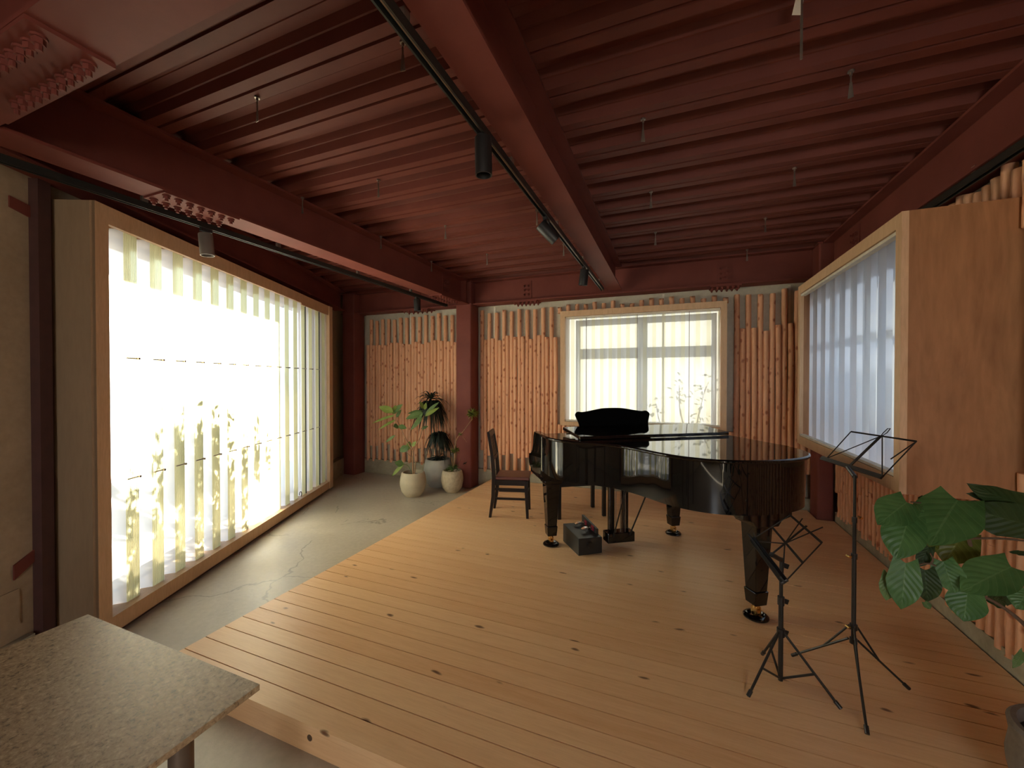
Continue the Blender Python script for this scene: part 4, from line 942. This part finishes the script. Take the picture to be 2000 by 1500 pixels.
# song-of-india style plant with pompom tufts
pC = V((-2.854, 4.885, 0)); tC = pot('potted_pompom_plant', 'wiry plant with pompom leaf tufts in small sand pot beside column', pC, .155, .305, 'pot_sand', foot=.6)
dC = depth(pC); Qc = lambda x, y, dd=0: atd(x, y, dC + dd)
stem(tC, [pC + V((0, 0, .26)), Qc(888, 895), Qc(888, 870)], .012, .010); stem(tC, [Qc(888, 872), Qc(894, 855), Qc(905, 842), Qc(921, 820)], .006, .004); stem(tC, [Qc(893, 857), Qc(900, 850, .03), Qc(912, 864, .03)], .004, .002)
stem(tC, [pC + V((.02, 0, .26)), Qc(882, 890)], .007, .005); stem(tC, [pC + V((.05, 0, .26)), Qc(900, 895)], .004, .002, 'bark_dark')
def tuft(par, c, r, n, mat, w=.022):
    for q in range(n):
        zz = 1 - 2 * (q + .5) / n; a = q * 2.4; rr = math.sqrt(max(0, 1 - zz * zz)); d_ = V((rr * cos(a), rr * sin(a), zz * .8 + .15)).normalized()
        leaf(par, c, c + d_ * r * R.uniform(.75, 1.1), w, mat, face=d_.orthogonal(), sag=.25, nu=4, nv=2, shape='strap')
tuft(tC, Qc(923, 808), .105, 60, 'leaf_pompom', .03); tuft(tC, Qc(889, 880), .085, 40, 'leaf_pompom'); tuft(tC, Qc(885, 914), .09, 40, 'leaf_mid', .026); tuft(tC, Qc(899, 848), .05, 14, 'leaf_pompom', .016); tuft(tC, Qc(908, 905), .035, 10, 'leaf_dracaena', .012); tuft(tC, Qc(875, 917), .05, 16, 'leaf_mid', .02)

# big-leaf ficus at the right edge
pF = CAM + RT * 1.825 + FW * 1.25; pF.z = PZ
tF = pot('potted_ficus', 'big leaf ficus in dark grey pot at the right edge', pF, .17, .30, 'pot_dark', None, mouth=.93, foot=.75)
K = lambda qx, qy, dd=0.0: atd(1650 + qx * .3, 900 + qy * .3, 1.30 + dd)
stem(tF, [pF + V((0, 0, .26)), K(1330, 1300, -.02), K(1190, 1090, 0), K(1040, 960, .02), K(920, 890, .03)], .008, .0045, 'bark_dark', 'branch')
stem(tF, [pF + V((.02, .02, .26)), K(1290, 1000, .10), K(1020, 800, .10), K(850, 620, .08), K(800, 480, .07), K(770, 410, .06)], .009, .004, 'bark_dark', 'branch')
stem(tF, [K(920, 890, .03), K(780, 800, .03), K(560, 670, .03), K(420, 705, .03)], .0045, .0022, 'bark_dark', 'branch')
stem(tF, [K(790, 440, .06), K(640, 300, .06), K(540, 280, .06), K(430, 268, .06)], .004, .0022, 'bark_dark', 'branch')
stem(tF, [K(815, 505, .07), K(1000, 505, .05), K(1167, 520, .03)], .004, .003, 'bark_dark', 'branch')
stem(tF, [K(780, 420, .06), K(830, 265, .03), K(900, 310, 0)], .004, .003, 'bark_dark', 'branch')
stem(tF, [K(560, 670, .03), K(575, 640, .03), K(555, 600, .03)], .003, .002, 'bark_dark', 'branch')
stem(tF, [K(1290, 830, .0), K(1150, 755, -.02), K(1065, 705, -.03)], .004, .003, 'bark_dark', 'branch')
tc = (CAM - K(600, 600)).normalized()
FL = [  # base, tip, width(m), material, face, depth offset, depth tip
 ((405, 270), (228, 400), .088, 'leaf_green', (.25, -.1, .5), .05, .02), ((430, 285), (445, 350), .05, 'leaf_green', (.2, 0, .3), .06, .03),
 ((415, 375), (335, 632), .092, 'leaf_green', (.1, 0, .35), .02, -.02),
 ((735, 255), (560, 520), .135, 'leaf_green', (.0, 0, .5), .03, -.04),
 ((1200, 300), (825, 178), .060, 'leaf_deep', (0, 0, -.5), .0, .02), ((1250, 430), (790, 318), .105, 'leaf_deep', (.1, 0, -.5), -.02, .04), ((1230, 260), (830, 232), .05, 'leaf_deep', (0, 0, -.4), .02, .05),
 ((770, 470), (650, 662), .098, 'leaf_olive', (0, 0, .1), .10, .09), ((560, 500), (500, 600), .05, 'leaf_olive', (0, 0, .1), .11, .10),
 ((395, 665), (372, 975), .072, 'leaf_green', (.2, 0, .2), .0, -.02), ((290, 740), (275, 915), .040, 'leaf_mid', (.3, 0, .1), .03, .02),
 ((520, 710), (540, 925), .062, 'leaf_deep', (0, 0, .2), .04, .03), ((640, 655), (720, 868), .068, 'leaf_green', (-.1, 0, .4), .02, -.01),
 ((1085, 690), (778, 830), .098, 'leaf_green', (0, 0, .45), -.03, -.05), ((800, 845), (775, 1045), .078, 'leaf_green', (0, 0, .3), .0, -.02),
 ((930, 880), (1070, 930), .045, 'leaf_deep', (0, 0, .3), .04, .03), ((1190, 850), (1120, 960), .06, 'leaf_green', (0, 0, .3), -.02, -.03),
 ((1160, 1245), (1100, 1350), .018, 'leaf_mid', (.2, 0, .2), .0, -.01), ((1200, 610), (1082, 590), .014, 'leaf_deep', (0, 0, .3), .0, 0), ((520, 920), (560, 968), .018, 'leaf_mid', (0, 0, .2), .05, .04),
 ((545, 560), (485, 690), .035, 'leaf_deep', (.3, 0, .2), .06, .05), ((500, 260), (560, 255), .03, 'leaf_deep', (0, 0, .3), .08, .08), ((1045, 860), (1060, 950), .03, 'leaf_deep', (0, 0, .3), .05, .05)]
for (bq, tq, w_, mt, fc, d0, d1) in FL:
    leaf(tF, K(*bq, d0), K(*tq, d1), w_ * 1.22, mt, face=tc + V(fc), sag=.18, cup=.10, shape='heart', nu=12, nv=10, wave=.0022)

# ------------------------------------------------------------------ tree outside the big window
tr = thing('garden_tree', 'garden tree outside throwing leafy shadows on the big window', 'tree', wl(.55, -1.5, -.14))
stem(tr, [wl(.75, -1.5, -.14), wl(.70, -1.5, .4), wl(.85, -1.45, .9), wl(1.0, -1.45, 1.4)], .05, .03, 'tree_bark', 'trunk')
br = [([(.72, -1.5, .5), (.3, -1.4, .95), (0, -1.3, 1.4)]), ([(.85, -1.45, .9), (1.2, -1.4, 1.3), (1.5, -1.3, 1.5)]), ([(.7, -1.5, .3), (.2, -1.4, .55), (-.2, -1.3, .75)]), ([(.9, -1.45, 1.1), (.6, -1.35, 1.5), (.45, -1.3, 1.75)])]
tips = []
for pts in br:
    P3 = [wl(*p) for p in pts]; stem(tr, P3, .02, .007, 'tree_bark', 'branch'); tips += spline(P3, 5)[3:]
lf = MB(); lf.grid(lambda u_, v_: V((u_ * .11, (v_ - .5) * .042 * sin(pi * min(1, .08 + u_ * .95)), -.02 * u_ * u_)), 4, 2); tl_me = lf.mesh('leaf', 'leaf_tree')
tips += [wl(R.uniform(-.3, 1.25), R.uniform(-1.5, -1.0), R.triangular(.35, 2.05, .75)) for _ in range(46)]
def leafspot():
    c = R.choice(tips); return c + V((R.gauss(0, .10), R.gauss(0, .10), R.gauss(0, .10)))
for q in range(280):
    inst('leaf', tl_me, tr, leafspot(), (R.uniform(-1, 1), R.uniform(-1, 1), R.uniform(0, 6.28)))
fo = MB()
for q in range(5200):
    c = leafspot(); Mx = Euler((R.uniform(-1.5, 1.5), R.uniform(-1.5, 1.5), R.uniform(0, 6.28))).to_matrix(); l_ = R.uniform(.06, .15); w_ = l_ * .20
    b0 = len(fo.v); fo.v += [c, c + Mx @ V((l_ * .5, -w_, 0)), c + Mx @ V((l_, 0, -.01)), c + Mx @ V((l_ * .5, w_, 0))]; fo._f(b0, b0 + 1, b0 + 2, b0 + 3)
fo.build('foliage', 'leaf_tree', tr, recalc=False)['kind'] = 'stuff'

# ------------------------------------------------------------------ shrub outside the back window
sb = thing('garden_shrub', 'thin leafy shrub blurred behind the back window', 'shrub', (.25, 5.85, -.14))
tp2 = []
for pts in ([(.25, 5.85, -.14), (.28, 5.85, .7), (.36, 5.8, 1.25), (.45, 5.78, 1.55)], [(.27, 5.85, .6), (.12, 5.8, 1.1), (.10, 5.78, 1.5)], [(.22, 5.85, .5), (-.12, 5.8, .95), (-.2, 5.78, 1.25)]):
    stem(sb, [V(p) for p in pts], .014, .005, 'tree_bark', 'branch'); tp2 += spline([V(p) for p in pts], 4)[6:]
for q in range(90):
    inst('leaf', tl_me, sb, R.choice(tp2) + V((R.gauss(0, .06), R.gauss(0, .03), R.gauss(0, .06))), (R.uniform(-1, 1), R.uniform(-1, 1), R.uniform(0, 6.28)), (.7, .9, 1))
